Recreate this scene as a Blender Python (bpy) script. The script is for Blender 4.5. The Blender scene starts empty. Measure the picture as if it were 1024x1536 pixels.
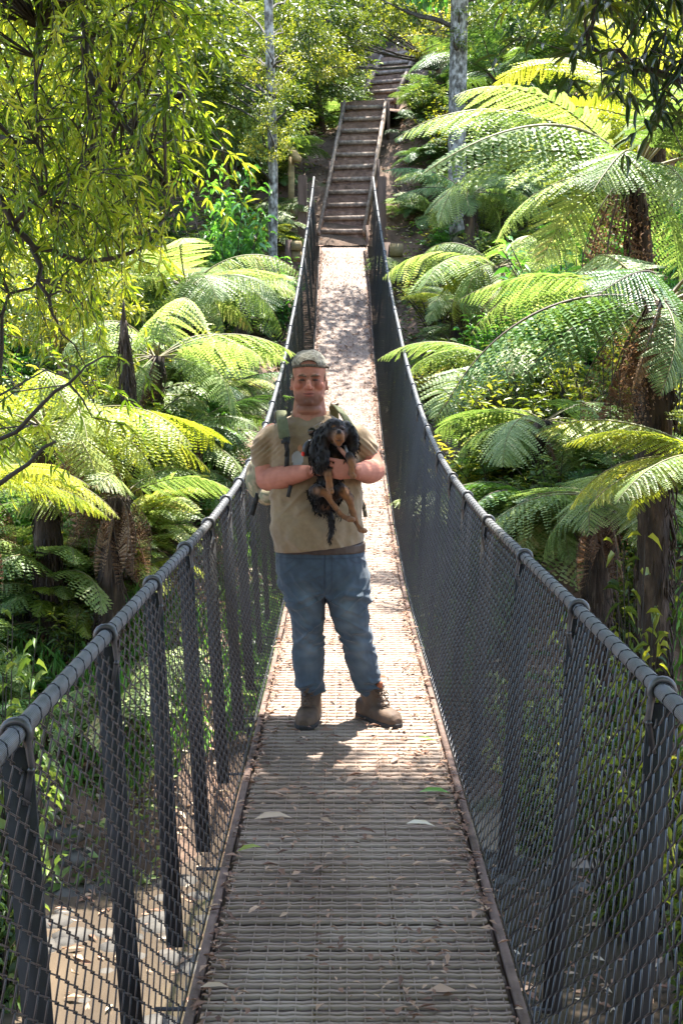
import bpy, bmesh, math, random
import numpy as np
from mathutils import Vector, Matrix, noise

random.seed(7)
rng = np.random.default_rng(11)
S = bpy.context.scene
COL = S.collection
R = math.radians

# ------------------------------------------------------------------ camera
CAMX, CAMZ, PITCH, FPX = -0.04, 1.70, R(6.3), 1800.0
CP, SP = math.cos(PITCH), math.sin(PITCH)
cam = bpy.data.cameras.new('camera')
cam.sensor_width = 36.0
cam.lens = FPX / 1536 * 36
cam.clip_start, cam.clip_end = 0.05, 500
camo = bpy.data.objects.new('camera', cam)
camo.location = (CAMX, 0, CAMZ)
camo.rotation_euler = (R(90) - PITCH, 0, 0)
COL.objects.link(camo)
S.camera = camo

def P(px, py, Y):
    """measured point of the photograph at distance Y along the bridge -> world"""
    u, v = (px - 512) / FPX, (768 - py) / FPX
    t = Y / (CP + v * SP)
    return Vector((CAMX + u * t, Y, CAMZ + (-SP + v * CP) * t))

# ------------------------------------------------------------------ scene helpers
def tag(o, label=None, cat=None, group=None, kind=None):
    if label: o['label'] = label
    if cat: o['category'] = cat
    if group: o['group'] = group
    if kind: o['kind'] = kind
    return o

def thing(name, label, cat, loc=(0, 0, 0), group=None, rotz=0):
    o = bpy.data.objects.new(name, None)
    o.empty_display_size = 0.2
    o.location = loc
    o.rotation_euler = (0, 0, rotz)
    COL.objects.link(o)
    return tag(o, label, cat, group)

def obj(name, me, parent=None, local=False):
    """link a mesh; world-space verts unless local, shifted to the parent's origin"""
    o = bpy.data.objects.new(name, me)
    COL.objects.link(o)
    if parent is not None:
        o.parent = parent
        if not local:
            p = parent
            off = Vector((0, 0, 0))
            while p is not None:
                off += p.location
                p = p.parent
            o.location = -off
    return o

def mesh(name, V, tris=None, quads=None, mats=(), mi=None, tint=None, smooth=False):
    V = np.asarray(V, dtype=np.float32)
    me = bpy.data.meshes.new(name)
    nt = 0 if tris is None else len(tris)
    nq = 0 if quads is None else len(quads)
    me.vertices.add(len(V))
    me.vertices.foreach_set('co', V.ravel())
    idx = []
    if nt: idx.append(np.asarray(tris, dtype=np.int32).ravel())
    if nq: idx.append(np.asarray(quads, dtype=np.int32).ravel())
    idx = np.concatenate(idx)
    me.loops.add(len(idx))
    me.loops.foreach_set('vertex_index', idx)
    me.polygons.add(nt + nq)
    ls = np.concatenate([np.arange(nt) * 3, nt * 3 + np.arange(nq) * 4]).astype(np.int32)
    me.polygons.foreach_set('loop_start', ls)
    for m in mats: me.materials.append(m)
    if mi is not None:
        me.polygons.foreach_set('material_index', np.asarray(mi, dtype=np.int32))
    if smooth:
        me.polygons.foreach_set('use_smooth', np.ones(nt + nq, dtype=bool))
    me.update(calc_edges=True)
    if tint is not None:
        a = me.attributes.new('tint', 'FLOAT', 'POINT')
        a.data.foreach_set('value', np.asarray(tint, dtype=np.float32))
    return me

class Bag:
    """collects triangles and quads of one mesh"""
    def __init__(s):
        s.V, s.T, s.Q, s.mt, s.mq, s.ti, s.n = [], [], [], [], [], [], 0
    def add(s, V, T=None, Q=None, m=0, tint=None):
        V = np.asarray(V, dtype=np.float32).reshape(-1, 3)
        if T is not None and len(T):
            s.T.append(np.asarray(T, dtype=np.int64) + s.n); s.mt.append(np.full(len(T), m))
        if Q is not None and len(Q):
            s.Q.append(np.asarray(Q, dtype=np.int64) + s.n); s.mq.append(np.full(len(Q), m))
        s.ti.append(np.full(len(V), 0.5) if tint is None else np.broadcast_to(tint, (len(V),)))
        s.V.append(V); s.n += len(V)
    def box(s, x0, y0, z0, x1, y1, z1, m=0):
        V = [(x, y, z) for z in (z0, z1) for y in (y0, y1) for x in (x0, x1)]
        s.add(V, Q=[(0, 2, 3, 1), (4, 5, 7, 6), (0, 1, 5, 4), (2, 6, 7, 3), (0, 4, 6, 2), (1, 3, 7, 5)], m=m)
    def beam(s, a, b, w, h, m=0, up=(0, 0, 1)):
        """rectangular bar from a to b"""
        a, b = Vector(a), Vector(b)
        d = (b - a).normalized()
        sd = d.cross(Vector(up))
        if sd.length < 1e-4: sd = d.cross(Vector((0, 1, 0)))
        sd.normalize(); u = sd.cross(d)
        V = []
        for p in (a, b):
            for i, j in ((-1, -1), (1, -1), (1, 1), (-1, 1)):
                V.append(p + sd * (i * w / 2) + u * (j * h / 2))
        s.add([tuple(v) for v in V], Q=[(0, 1, 2, 3), (7, 6, 5, 4), (0, 4, 5, 1), (1, 5, 6, 2), (2, 6, 7, 3), (3, 7, 4, 0)], m=m)
    def tube(s, pts, rad, n=6, m=0, tint=None, cap=True):
        pts = [Vector(p) for p in pts]
        if not hasattr(rad, '__len__'): rad = [rad] * len(pts)
        V = []
        prev = None
        for i, p in enumerate(pts):
            d = (pts[min(i + 1, len(pts) - 1)] - pts[max(i - 1, 0)])
            if d.length < 1e-9: d = Vector((0, 0, 1))
            d.normalize()
            if prev is None:
                a = d.cross(Vector((0, 0, 1)))
                if a.length < 0.05: a = d.cross(Vector((1, 0, 0)))
            else:
                a = prev - d * prev.dot(d)
                if a.length < 1e-5: a = d.orthogonal()
            a.normalize(); prev = a
            b = d.cross(a)
            for k in range(n):
                t = 2 * math.pi * k / n
                V.append(p + (a * math.cos(t) + b * math.sin(t)) * rad[i])
        Q = []
        for i in range(len(pts) - 1):
            for k in range(n):
                k2 = (k + 1) % n
                Q.append((i * n + k, i * n + k2, (i + 1) * n + k2, (i + 1) * n + k))
        T = []
        if cap:
            V.append(pts[0]); V.append(pts[-1])
            c0, c1 = len(V) - 2, len(V) - 1
            for k in range(n):
                k2 = (k + 1) % n
                T.append((c0, k2, k)); T.append((c1, (len(pts) - 1) * n + k, (len(pts) - 1) * n + k2))
        s.add([tuple(v) for v in V], T=T, Q=Q, m=m, tint=tint)
    def mesh(s, name, mats, smooth=False, tint=True):
        V = np.concatenate(s.V)
        T = np.concatenate(s.T) if s.T else None
        Q = np.concatenate(s.Q) if s.Q else None
        mi = np.concatenate(s.mt + s.mq)
        return mesh(name, V, T, Q, mats, mi, np.concatenate(s.ti) if tint else None, smooth)
    def obj(s, name, mats, parent=None, smooth=False, tint=True, local=False):
        if not isinstance(mats, (list, tuple)): mats = [mats]
        return obj(name, s.mesh(name, mats, smooth, tint), parent, local)

# ------------------------------------------------------------------ materials
def nodes(name):
    m = bpy.data.materials.new(name)
    m.use_nodes = True
    nt = m.node_tree
    return m, nt, nt.nodes['Principled BSDF'], nt.nodes['Material Output']

def ramp(nt, fac, stops):
    r = nt.nodes.new('ShaderNodeValToRGB')
    els = r.color_ramp.elements
    while len(els) < len(stops): els.new(0.5)
    for e, (p, c) in zip(els, stops):
        e.position = p
        e.color = (*c, 1)
    nt.links.new(fac, r.inputs[0])
    return r.outputs[0]

def coords(nt, kind='Object', scale=(1, 1, 1)):
    tc = nt.nodes.new('ShaderNodeTexCoord')
    mp = nt.nodes.new('ShaderNodeMapping')
    mp.inputs['Scale'].default_value = scale
    nt.links.new(tc.outputs[kind], mp.inputs[0])
    return mp.outputs[0]

def noisetex(nt, vec, scale, detail=4, rough=0.55):
    n = nt.nodes.new('ShaderNodeTexNoise')
    n.inputs['Scale'].default_value = scale
    n.inputs['Detail'].default_value = detail
    n.inputs['Roughness'].default_value = rough
    nt.links.new(vec, n.inputs['Vector'])
    return n.outputs['Fac']

def math_node(nt, op, a, b):
    n = nt.nodes.new('ShaderNodeMath'); n.operation = op
    for i, v in enumerate((a, b)):
        if v is None: continue
        if isinstance(v, (int, float)): n.inputs[i].default_value = v
        else: nt.links.new(v, n.inputs[i])
    return n.outputs[0]

def mix_rgb(nt, fac, a, b, mode='MIX'):
    n = nt.nodes.new('ShaderNodeMix'); n.data_type = 'RGBA'; n.blend_type = mode
    def put(sock, v):
        if isinstance(v, tuple): sock.default_value = (*v[:3], 1)
        elif isinstance(v, (int, float)): sock.default_value = v
        else: nt.links.new(v, sock)
    put(n.inputs[0], fac); put(n.inputs[6], a); put(n.inputs[7], b)
    return n.outputs[2]

def rough_mat(name, stops, scale=8, rough=0.8, bump=0.3, bscale=None, stretch=(1, 1, 1), metal=0.0, spec=0.5, dist=0.01, detail=6):
    m, nt, b, out = nodes(name)
    v = coords(nt, 'Object', stretch)
    f = noisetex(nt, v, scale, detail)
    nt.links.new(ramp(nt, f, stops), b.inputs['Base Color'])
    b.inputs['Roughness'].default_value = rough
    b.inputs['Metallic'].default_value = metal
    b.inputs['Specular IOR Level'].default_value = spec
    if bump:
        bp = nt.nodes.new('ShaderNodeBump')
        bp.inputs['Strength'].default_value = bump
        bp.inputs['Distance'].default_value = dist
        nt.links.new(noisetex(nt, v, bscale or scale * 3, 5), bp.inputs['Height'])
        nt.links.new(bp.outputs[0], b.inputs['Normal'])
    return m

def leaf_mat(name, stops, trans=0.45, tcol=(1.35, 1.2, 0.5), rough=0.42, spec=0.5):
    """thin leaf: gloss on top, light passing through; per-leaf tint and per-plant variation"""
    m, nt, b, out = nodes(name)
    at = nt.nodes.new('ShaderNodeAttribute'); at.attribute_name = 'tint'
    oi = nt.nodes.new('ShaderNodeObjectInfo')
    f = math_node(nt, 'ADD', at.outputs['Fac'], math_node(nt, 'MULTIPLY', math_node(nt, 'SUBTRACT', oi.outputs['Random'], 0.5), 0.5))
    c = ramp(nt, f, stops)
    nt.links.new(c, b.inputs['Base Color'])
    b.inputs['Roughness'].default_value = rough
    b.inputs['Specular IOR Level'].default_value = spec
    tr = nt.nodes.new('ShaderNodeBsdfTranslucent')
    nt.links.new(mix_rgb(nt, 1.0, c, tcol, 'MULTIPLY'), tr.inputs[0])
    mx = nt.nodes.new('ShaderNodeMixShader')
    mx.inputs[0].default_value = trans
    nt.links.new(b.outputs[0], mx.inputs[1]); nt.links.new(tr.outputs[0], mx.inputs[2])
    nt.links.new(mx.outputs[0], out.inputs['Surface'])
    return m
MT = {}
MT['fern'] = leaf_mat('fern_leaf', [(0.0, (.05, .10, .02)), (0.4, (.155, .235, .07)), (0.7, (.29, .365, .135)), (.92, (.46, .50, .25)), (1.0, (.48, .40, .20))], 0.5, (1.12, 1.12, .62), .48, .5)
MT['fern_yellow'] = leaf_mat('fern_leaf_yellow', [(0.0, (.10, .15, .02)), (0.5, (.24, .31, .05)), (1.0, (.44, .45, .12))], 0.5, (1.3, 1.15, .4), .45)
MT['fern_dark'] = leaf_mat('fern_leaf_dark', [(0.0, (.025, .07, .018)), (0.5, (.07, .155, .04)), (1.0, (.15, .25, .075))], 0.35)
MT['fern_dead'] = leaf_mat('fern_leaf_dead', [(0.0, (.06, .036, .025)), (0.5, (.155, .092, .06)), (1.0, (.33, .23, .15))], 0.3, (1.2, 1.0, .7), .8, .2)
MT['lance'] = leaf_mat('lance_leaf', [(0.0, (.035, .08, .012)), (0.35, (.14, .23, .026)), (0.7, (.33, .41, .05)), (1.0, (.56, .57, .10))], 0.58, (1.25, 1.25, .35), .32, .6)
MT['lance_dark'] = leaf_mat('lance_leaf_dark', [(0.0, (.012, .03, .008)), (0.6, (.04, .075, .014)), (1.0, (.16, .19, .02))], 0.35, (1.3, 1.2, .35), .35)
MT['bush'] = leaf_mat('bush_leaf', [(0.0, (.03, .09, .018)), (0.5, (.09, .24, .05)), (1.0, (.22, .42, .10))], 0.4, (1.2, 1.3, .45), .35, .6)
MT['canopy'] = leaf_mat('canopy_leaf', [(0.0, (.03, .06, .012)), (0.45, (.12, .17, .03)), (0.8, (.27, .30, .05)), (1.0, (.45, .43, .10))], 0.45, (1.35, 1.2, .4), .4, .5)
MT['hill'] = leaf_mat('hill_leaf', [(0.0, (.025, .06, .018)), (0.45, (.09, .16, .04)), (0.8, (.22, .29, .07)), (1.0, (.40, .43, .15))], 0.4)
MT['dead_leaf'] = leaf_mat('dry_leaf', [(0.0, (.09, .045, .03)), (0.4, (.26, .14, .09)), (0.75, (.45, .30, .2)), (1.0, (.68, .58, .45))], 0.15, (1, .9, .7), .7, .3)
MT['stem'] = rough_mat('frond_stem', [(0.3, (.10, .07, .03)), (0.7, (.17, .16, .05))], 5, .6, 0)
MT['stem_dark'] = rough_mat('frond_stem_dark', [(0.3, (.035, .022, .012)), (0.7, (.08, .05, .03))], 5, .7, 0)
MT['twig'] = rough_mat('twig_bark', [(0.3, (.018, .014, .010)), (0.7, (.05, .04, .028))], 12, .85, .4)
MT['bark_pale'] = rough_mat('mottled_bark', [(0.36, (.04, .034, .026)), (0.46, (.11, .10, .08)), (0.56, (.22, .205, .18)), (0.74, (.37, .36, .32))], 16, .9, .6, stretch=(1, 1, .6))
MT['bark_brown'] = rough_mat('brown_bark', [(0.3, (.07, .04, .028)), (0.7, (.2, .13, .09))], 8, .9, .6, stretch=(1, 1, .2))
MT['bark_fern'] = rough_mat('fern_trunk', [(0.3, (.012, .008, .006)), (0.55, (.045, .028, .018)), (0.75, (.13, .085, .055))], 14, .95, .9, stretch=(1, 1, .25), dist=.03)
MT['soil'] = rough_mat('forest_soil', [(0.3, (.04, .027, .018)), (0.5, (.11, .07, .046)), (0.62, (.19, .12, .085)), (0.75, (.07, .10, .03))], 1.6, .95, .7, bscale=9, dist=.05, detail=8)
MT['trail'] = rough_mat('trail_soil', [(0.3, (.09, .052, .036)), (0.6, (.21, .125, .09)), (0.75, (.34, .23, .175))], 9, .95, .8, dist=.03)
MT['timber'] = rough_mat('weathered_timber', [(0.3, (.10, .07, .052)), (0.55, (.23, .17, .13)), (0.75, (.38, .30, .24))], 5, .85, .5, stretch=(3, .5, 3))
MT['timber_yellow'] = rough_mat('treated_timber', [(0.3, (.14, .10, .04)), (0.7, (.30, .22, .10))], 5, .8, .4, stretch=(1, 1, 3))
MT['timber_dark'] = rough_mat('dark_post_timber', [(0.3, (.07, .042, .03)), (0.7, (.16, .10, .075))], 5, .85, .5, stretch=(3, 3, .4))
MT['board'] = rough_mat('deck_board', [(0.25, (.08, .055, .042)), (0.5, (.14, .10, .08)), (0.75, (.22, .17, .14))], 4, .75, .5, stretch=(1, 5, 1), bscale=20)
MT['deckwire'] = rough_mat('deck_wire', [(0.3, (.07, .055, .045)), (0.7, (.2, .165, .14))], 20, .6, .2, spec=.6)
MT['pvc'] = rough_mat('black_coated_wire', [(0.3, (.011, .011, .012)), (0.7, (.022, .022, .025))], 30, .34, 0, spec=.7)
MT['strap'] = rough_mat('black_strap', [(0.3, (.008, .008, .009)), (0.7, (.018, .018, .02))], 12, .65, .2, spec=.3)
MT['clamp'] = rough_mat('clamp_steel', [(0.3, (.03, .03, .032)), (0.7, (.09, .09, .095))], 20, .38, .1, metal=.3, spec=.6)
def cable_mat():
    m, nt, b, out = nodes('steel_cable')
    v = coords(nt, 'Object')
    w = nt.nodes.new('ShaderNodeTexWave'); w.bands_direction = 'DIAGONAL'
    w.inputs['Scale'].default_value = 90; w.inputs['Distortion'].default_value = .5
    nt.links.new(v, w.inputs['Vector'])
    n = noisetex(nt, v, 14)
    c = ramp(nt, n, [(.3, (.055, .057, .06)), (.7, (.12, .122, .126))])
    nt.links.new(c, b.inputs['Base Color'])
    b.inputs['Metallic'].default_value = .1; b.inputs['Roughness'].default_value = .55
    bp = nt.nodes.new('ShaderNodeBump'); bp.inputs['Strength'].default_value = .5; bp.inputs['Distance'].default_value = .003
    nt.links.new(w.outputs[0], bp.inputs['Height']); nt.links.new(bp.outputs[0], b.inputs['Normal'])
    return m
MT['cable'] = cable_mat()
MT['stone'] = rough_mat('river_stone', [(.3, (.03, .027, .023)), (.7, (.085, .075, .062))], 7, .8, .4)
def water_mat():
    m, nt, b, out = nodes('stream_water')
    v = coords(nt, 'Object', (1, .45, 1))
    n = noisetex(nt, v, .55, 5)
    nt.links.new(ramp(nt, n, [(.3, (.035, .028, .023)), (.5, (.07, .054, .04)), (.7, (.12, .09, .062))]), b.inputs['Base Color'])
    b.inputs['Roughness'].default_value = .16
    b.inputs['Specular IOR Level'].default_value = .6
    bp = nt.nodes.new('ShaderNodeBump'); bp.inputs['Strength'].default_value = .25; bp.inputs['Distance'].default_value = .04
    nt.links.new(noisetex(nt, v, 4, 3), bp.inputs['Height']); nt.links.new(bp.outputs[0], b.inputs['Normal'])
    return m
MT['water'] = water_mat()
MT['sand'] = rough_mat('sand_bar', [(.3, (.17, .125, .09)), (.7, (.32, .25, .18))], 3, .9, .4, bscale=30)
MT['deckwire2'] = rough_mat('deck_mesh_strip', [(0.25, (.135, .086, .06)), (0.5, (.21, .145, .105)), (0.75, (.30, .228, .175))], 2.2, .6, .3, bscale=40, spec=.5)
# ------------------------------------------------------------------ leaves and fronds
def _tpl_low():
    V = np.array([(0, 0, 0), (.45, .5, .10), (1, 0, -.06), (.45, -.5, .10)])
    return V, np.array([(0, 2, 1), (0, 3, 2)])
def _tpl_high():
    V = [(0, 0, 0), (.3, 0, 0), (.3, .42, .08), (.3, -.42, .08), (.68, 0, -.05), (.68, .34, .03), (.68, -.34, .03), (1, 0, -.16)]
    T = [(0, 1, 2), (0, 3, 1), (1, 4, 5), (1, 5, 2), (1, 3, 6), (1, 6, 4), (4, 7, 5), (4, 6, 7)]
    return np.array(V), np.array(T)
LOW, HIGH = _tpl_low(), _tpl_high()
def nrm(a):
    return a / np.maximum(np.linalg.norm(a, axis=1, keepdims=True), 1e-9)
def leaf_cloud(pos, d, up, L, W, tpl, tint):
    """many leaves: base point, direction, upper side, length, width"""
    TV, TT = tpl
    d = nrm(d); s = nrm(np.cross(up, d)); n = np.cross(d, s)
    L = np.asarray(L)[:, None]; W = np.asarray(W)[:, None]
    V = (pos[:, None, :] + TV[None, :, 0, None] * (d * L)[:, None, :] + TV[None, :, 1, None] * (s * W)[:, None, :] + TV[None, :, 2, None] * (n * L)[:, None, :])
    N, k = len(pos), len(TV)
    T = (TT[None] + (np.arange(N) * k)[:, None, None]).reshape(-1, 3)
    return V.reshape(-1, 3), T, np.repeat(np.asarray(tint), k)

def frond_arrays(seed, npin=24, npl=13, rise=.55, sag=.75, wid=.27, stipe=.14, fold=.25, twist=0., curl=0., ragged=0.):
    """unit frond along +X; returns leaf arrays and the stems as a Bag"""
    r = np.random.default_rng(seed)
    us = np.linspace(0, 1, 26)
    ang = np.arctan(rise) - (np.arctan(rise) + sag) * us ** 1.35
    x = np.concatenate([[0], np.cumsum(np.cos(ang[:-1])) / 25]); z = np.concatenate([[0], np.cumsum(np.sin(ang[:-1])) / 25])
    yb = twist * us ** 2
    C = np.stack([x, yb, z], 1)
    def at(u):
        return np.array([np.interp(u, us, C[:, i]) for i in range(3)])
    st = Bag()
    st.tube([tuple(c) for c in C], list(np.linspace(.0075, .0015, 26)), 4, cap=False)
    pos, dr, up, L, W, ti = [], [], [], [], [], []
    for i in range(npin):
        u = stipe + (1 - stipe) * ((i + .5) / npin) ** .92
        p = at(u); tg = at(min(1, u + .02)) - at(u - .02); tg /= np.linalg.norm(tg)
        k = (u - stipe) / (1 - stipe)
        lp = wid * (min(1, .45 + 2.2 * k) if k < .25 else 1) * (1 - max(0, (k - .25) / .75) ** 1.7) + .012
        gap = (1 - stipe) / npin
        nv = np.cross(tg, [0, 1, 0]); nv = -nv if nv[2] < 0 else nv
        for s in (-1, 1):
            if r.random() < ragged: continue
            sv = np.array([0, s, 0])
            fw = .28 + .5 * k + r.normal(0, .05)
            d0 = sv * math.cos(fw) + tg * math.sin(fw)
            dp = -fold + r.normal(0, .05)
            d0 = d0 * math.cos(dp) + nv * math.sin(dp)
            lpp = lp * r.uniform(.92, 1.06)
            nn = max(4, int(round(npl * (.45 + .55 * lpp / wid))))
            v = (np.arange(nn) + .6) / nn
            droop = -(.20 + curl) * lpp * v ** 2
            ptsv = p + d0[None] * (lpp * v)[:, None] + nv[None] * (droop - 0)[:, None] * .8 + tg[None] * (lpp * .10 * v ** 2)[:, None]
            side = np.cross(nv, d0); side /= np.linalg.norm(side)
            pl = np.minimum(lpp / nn * 2.4, gap * .80) * (1 - v ** 2.2 * .8)
            base_t = np.clip(.46 + r.normal(0, .12) + .15 * k, 0, 1)
            for q in (-1, 1):
                dd = side * q * .86 + d0 * .5
                pos.append(ptsv); dr.append(np.broadcast_to(dd, ptsv.shape) + r.normal(0, .06, ptsv.shape) - nv * .18)
                up.append(np.broadcast_to(nv, ptsv.shape) + r.normal(0, .1, ptsv.shape))
                L.append(pl); W.append(np.full(nn, lpp / nn * 1.3)); ti.append(np.clip(base_t + r.normal(0, .05, nn), 0, 1))
            tip = ptsv[-1]
            pos.append(tip[None]); dr.append(d0[None] - nv * .3); up.append(nv[None]); L.append([lpp * .07]); W.append([lpp * .02]); ti.append([base_t])
    cat = np.concatenate
    return (cat(pos), cat(dr), cat(up), cat(L), cat(W), cat(ti)), st

FR = {}
def frond_mesh(key, leaf, stem, **kw):
    a, st = frond_arrays(**kw)
    V, T, ti = leaf_cloud(a[0], a[1], a[2], a[3], a[4], LOW, a[5])
    st.add(V, T=T, m=1, tint=ti)
    FR[key] = st.mesh('frond', [MT[stem], MT[leaf]])
    return FR[key]

def make_fronds():
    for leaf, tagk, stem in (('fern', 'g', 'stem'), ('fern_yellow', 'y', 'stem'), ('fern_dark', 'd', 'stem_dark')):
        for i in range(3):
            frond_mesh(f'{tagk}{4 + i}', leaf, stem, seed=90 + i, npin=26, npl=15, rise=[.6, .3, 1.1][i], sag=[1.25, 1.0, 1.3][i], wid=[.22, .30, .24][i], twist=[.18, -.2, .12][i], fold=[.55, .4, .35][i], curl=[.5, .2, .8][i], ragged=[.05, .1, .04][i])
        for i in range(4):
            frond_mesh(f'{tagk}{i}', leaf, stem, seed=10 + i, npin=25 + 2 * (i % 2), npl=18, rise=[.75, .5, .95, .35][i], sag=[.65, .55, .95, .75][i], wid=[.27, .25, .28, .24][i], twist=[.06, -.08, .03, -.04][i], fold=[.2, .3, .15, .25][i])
    for i in range(3):
        frond_mesh(f'x{i}', 'fern_dead', 'stem_dark', seed=40 + i, npin=18, npl=9, rise=[-.2, .25, -.7][i], sag=[1.45, 1.5, 1.4][i], wid=.14, fold=1.15, curl=1.6, ragged=.3, twist=[.1, -.12, .05][i])
    # broad triangular drooping frond seen face on
    for i in range(3):
        frond_mesh(f'b{i}', 'fern', 'stem', seed=60 + i, npin=20, npl=17, rise=[.5, .3, .7][i], sag=[1.0, .8, 1.2][i], wid=.40, stipe=.22, fold=.12, curl=.25)

def add_frond(parent, key, L, az, tilt=0., roll=0., base=(0, 0, 0)):
    o = bpy.data.objects.new('dead_frond' if key[0] == 'x' else 'frond', FR[key])
    COL.objects.link(o); o.parent = parent
    o.matrix_local = Matrix.Translation(base) @ Matrix.Rotation(az, 4, 'Z') @ Matrix.Rotation(-tilt, 4, 'Y') @ Matrix.Rotation(roll, 4, 'X') @ Matrix.Scale(L, 4)
    return o

def fern_trunk(b, p0, p1, r0, r1, seed):
    """shaggy tapering trunk"""
    rnd = random.Random(seed); p0, p1 = Vector(p0), Vector(p1)
    n = 22; pts = []; rad = []
    for k in range(n + 1):
        t = k / n
        pts.append(p0.lerp(p1, t) + Vector((noise.noise((t * 2, seed, 0)) * .10, noise.noise((t * 2, seed, 5)) * .10, 0)))
        rad.append((r0 + (r1 - r0) * t) * (1 + .16 * noise.noise((t * 9, seed, 2))))
    b.tube(pts, rad, 14)
    h = (p1 - p0).length
    for k in range(int(110 * h)):                   # fibres and old frond stubs
        t = rnd.random(); c = p0.lerp(p1, t); a = rnd.uniform(0, 6.283); rr = (r0 + (r1 - r0) * t)
        d = Vector((math.cos(a), math.sin(a), 0))
        q = c + d * rr * .85
        ln = rnd.uniform(.08, .38)
        b.tube([q, q + d * rnd.uniform(.015, .06) + Vector((0, 0, -ln * .5)), q + d * rnd.uniform(.0, .05) + Vector((0, 0, -ln))], [.009, .008, .002], 3, cap=False, tint=.5)

def tree_fern(label, crown, n, L, keys, seed, group=None, dead=0, trunk_r=.085, base_xy=None, az0=0., tilt=(-.25, .25), sector=None, dead_sector=None, cover=True):
    rnd = random.Random(seed); crown = Vector(crown)
    bx, by = base_xy if base_xy else (crown.x + rnd.uniform(-.2, .2), crown.y + rnd.uniform(-.2, .2))
    gz = ground(bx, by) - .15
    root = thing('tree_fern', label, 'tree fern', (bx, by, gz), group)
    b = Bag()
    fern_trunk(b, (bx, by, gz), crown, trunk_r * 1.25, trunk_r, seed)
    b.obj('trunk', MT['bark_fern'], root, smooth=True)
    rel = crown - Vector((bx, by, gz))
    n = int(n * 1.45)
    for i in range(n):
        az = az0 + i * 2.39996 + rnd.uniform(-.35, .35)
        if sector: az = sector[0] + (sector[1] - sector[0]) * ((i + .5) / n) + rnd.uniform(-.12, .12)
        low = i > n * .66
        add_frond(root, rnd.choice(keys), L * (rnd.uniform(.55, .85) if low else rnd.uniform(.78, 1.12)), az, rnd.uniform(tilt[0] - .45, tilt[0]) if low else rnd.uniform(tilt[0], tilt[1] + .12), rnd.uniform(-.5, .5), rel + Vector((math.cos(az), math.sin(az), 0)) * trunk_r * .5)
    for i in range(dead):
        az = rnd.uniform(0, 6.283) if not dead_sector else rnd.uniform(*dead_sector)
        add_frond(root, 'x%d' % rnd.randrange(3), L * rnd.uniform(.5, .75), az, rnd.uniform(-.9, -.4), rnd.uniform(-.4, .4), rel + Vector((math.cos(az), math.sin(az), -.1)) * trunk_r * .8)
    h = rel.z
    if cover and h > .9:                           # shrubs that hide most trunks of the slope
        k, lab = (('lime', 'yellow green'), ('bright', 'bright green'), ('dark', 'dark leaved'))[rnd.choice((0, 0, 1, 2) if by > 14 else (0, 2))]
        for q in range(2):
            sx, sy = bx + rnd.uniform(-.45, .45), by - rnd.uniform(.35, .7)
            if abs(sx) < 1.25: continue
            shrub(f'{lab} undergrowth shrub among ferns on the slope', (sx, sy, ground(sx, sy) - .1), (rnd.uniform(.8, 1.1), rnd.uniform(.8, 1.1), h * rnd.uniform(.65, .9)), k, f'{lab} undergrowth shrubs on the slope')
    return root

FERN_MESH = {}
def fern_clump_mesh(key, leaf, stem, n, seed, npin=17, npl=8, rise=.8, sag=.9):
    rnd = random.Random(seed); b = Bag()
    for i in range(n):
        a, st = frond_arrays(seed * 10 + i % 3, npin, npl, rise * rnd.uniform(.6, 1.3), sag * rnd.uniform(.7, 1.2), .27, .14, .25, rnd.uniform(-.1, .1))
        V, T, ti = leaf_cloud(a[0], a[1], a[2], a[3], a[4], LOW, np.clip(a[5] + rnd.uniform(-.2, .2), 0, 1))
        az = i * 2.39996 + rnd.uniform(-.3, .3); L = rnd.uniform(.75, 1.05)
        M = np.array(Matrix.Rotation(az, 3, 'Z') @ Matrix.Rotation(-rnd.uniform(-.2, .25), 3, 'Y')) * L
        b.add(V @ M.T, T=T, m=1, tint=ti)
        SV = np.concatenate(st.V) @ M.T
        b.add(SV, Q=np.concatenate(st.Q), m=0)
    FERN_MESH[key] = b.mesh('fern', [MT[stem], MT[leaf]])

def put_fern(label, loc, size, key, group=None, rotz=0., tilt=0.):
    o = bpy.data.objects.new('fern', FERN_MESH[key]); COL.objects.link(o)
    o.location = loc; o.rotation_euler = (tilt, 0, rotz); o.scale = (size,) * 3
    return tag(o, label, 'fern', group)

# ------------------------------------------------------------------ shrubs and trees
def crown_arrays(seed, clumps, leaves, size, ll, lw, droop=.35, flat=.7, spread=.32):
    """leaf clumps scattered on branch ends through an ellipsoid of unit size"""
    r = np.random.default_rng(seed)
    c = nrm(r.normal(size=(clumps, 3))) * (r.uniform(.35, 1.0, (clumps, 1)) ** .6)
    c[:, 2] *= flat
    cr = r.uniform(.6, 1.25, clumps) * spread
    ci = r.integers(0, clumps, leaves)
    q = nrm(r.normal(size=(leaves, 3))) * (r.random((leaves, 1)) ** .45)
    pos = c[ci] + q * cr[ci][:, None] * np.array([1, 1, .6])
    d = nrm(q * 1.1 + c[ci] * .6 + r.normal(0, .45, (leaves, 3))); d[:, 2] -= droop
    up = np.stack([r.normal(0, .5, leaves), r.normal(0, .5, leaves), np.ones(leaves)], 1)
    L = ll * r.uniform(.6, 1.25, leaves); W = lw * r.uniform(.7, 1.2, leaves)
    ti = np.clip(r.uniform(.1, .9, clumps)[ci] * .6 + r.uniform(0, .4, leaves), 0, 1)
    return c, (pos * np.array(size), d, up, L, W, ti)

CROWN = {}
def crown_mesh(key, leaf, seed, clumps, leaves, ll, lw, tpl=None, size=(1, 1, 1), **kw):
    c, a = crown_arrays(seed, clumps, leaves, size, ll, lw, **kw)
    V, T, ti = leaf_cloud(*a[:5], tpl or LOW, a[5])
    CROWN[key] = (mesh('crown', V, T, None, [MT[leaf]], tint=ti), c * np.array(size))

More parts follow.
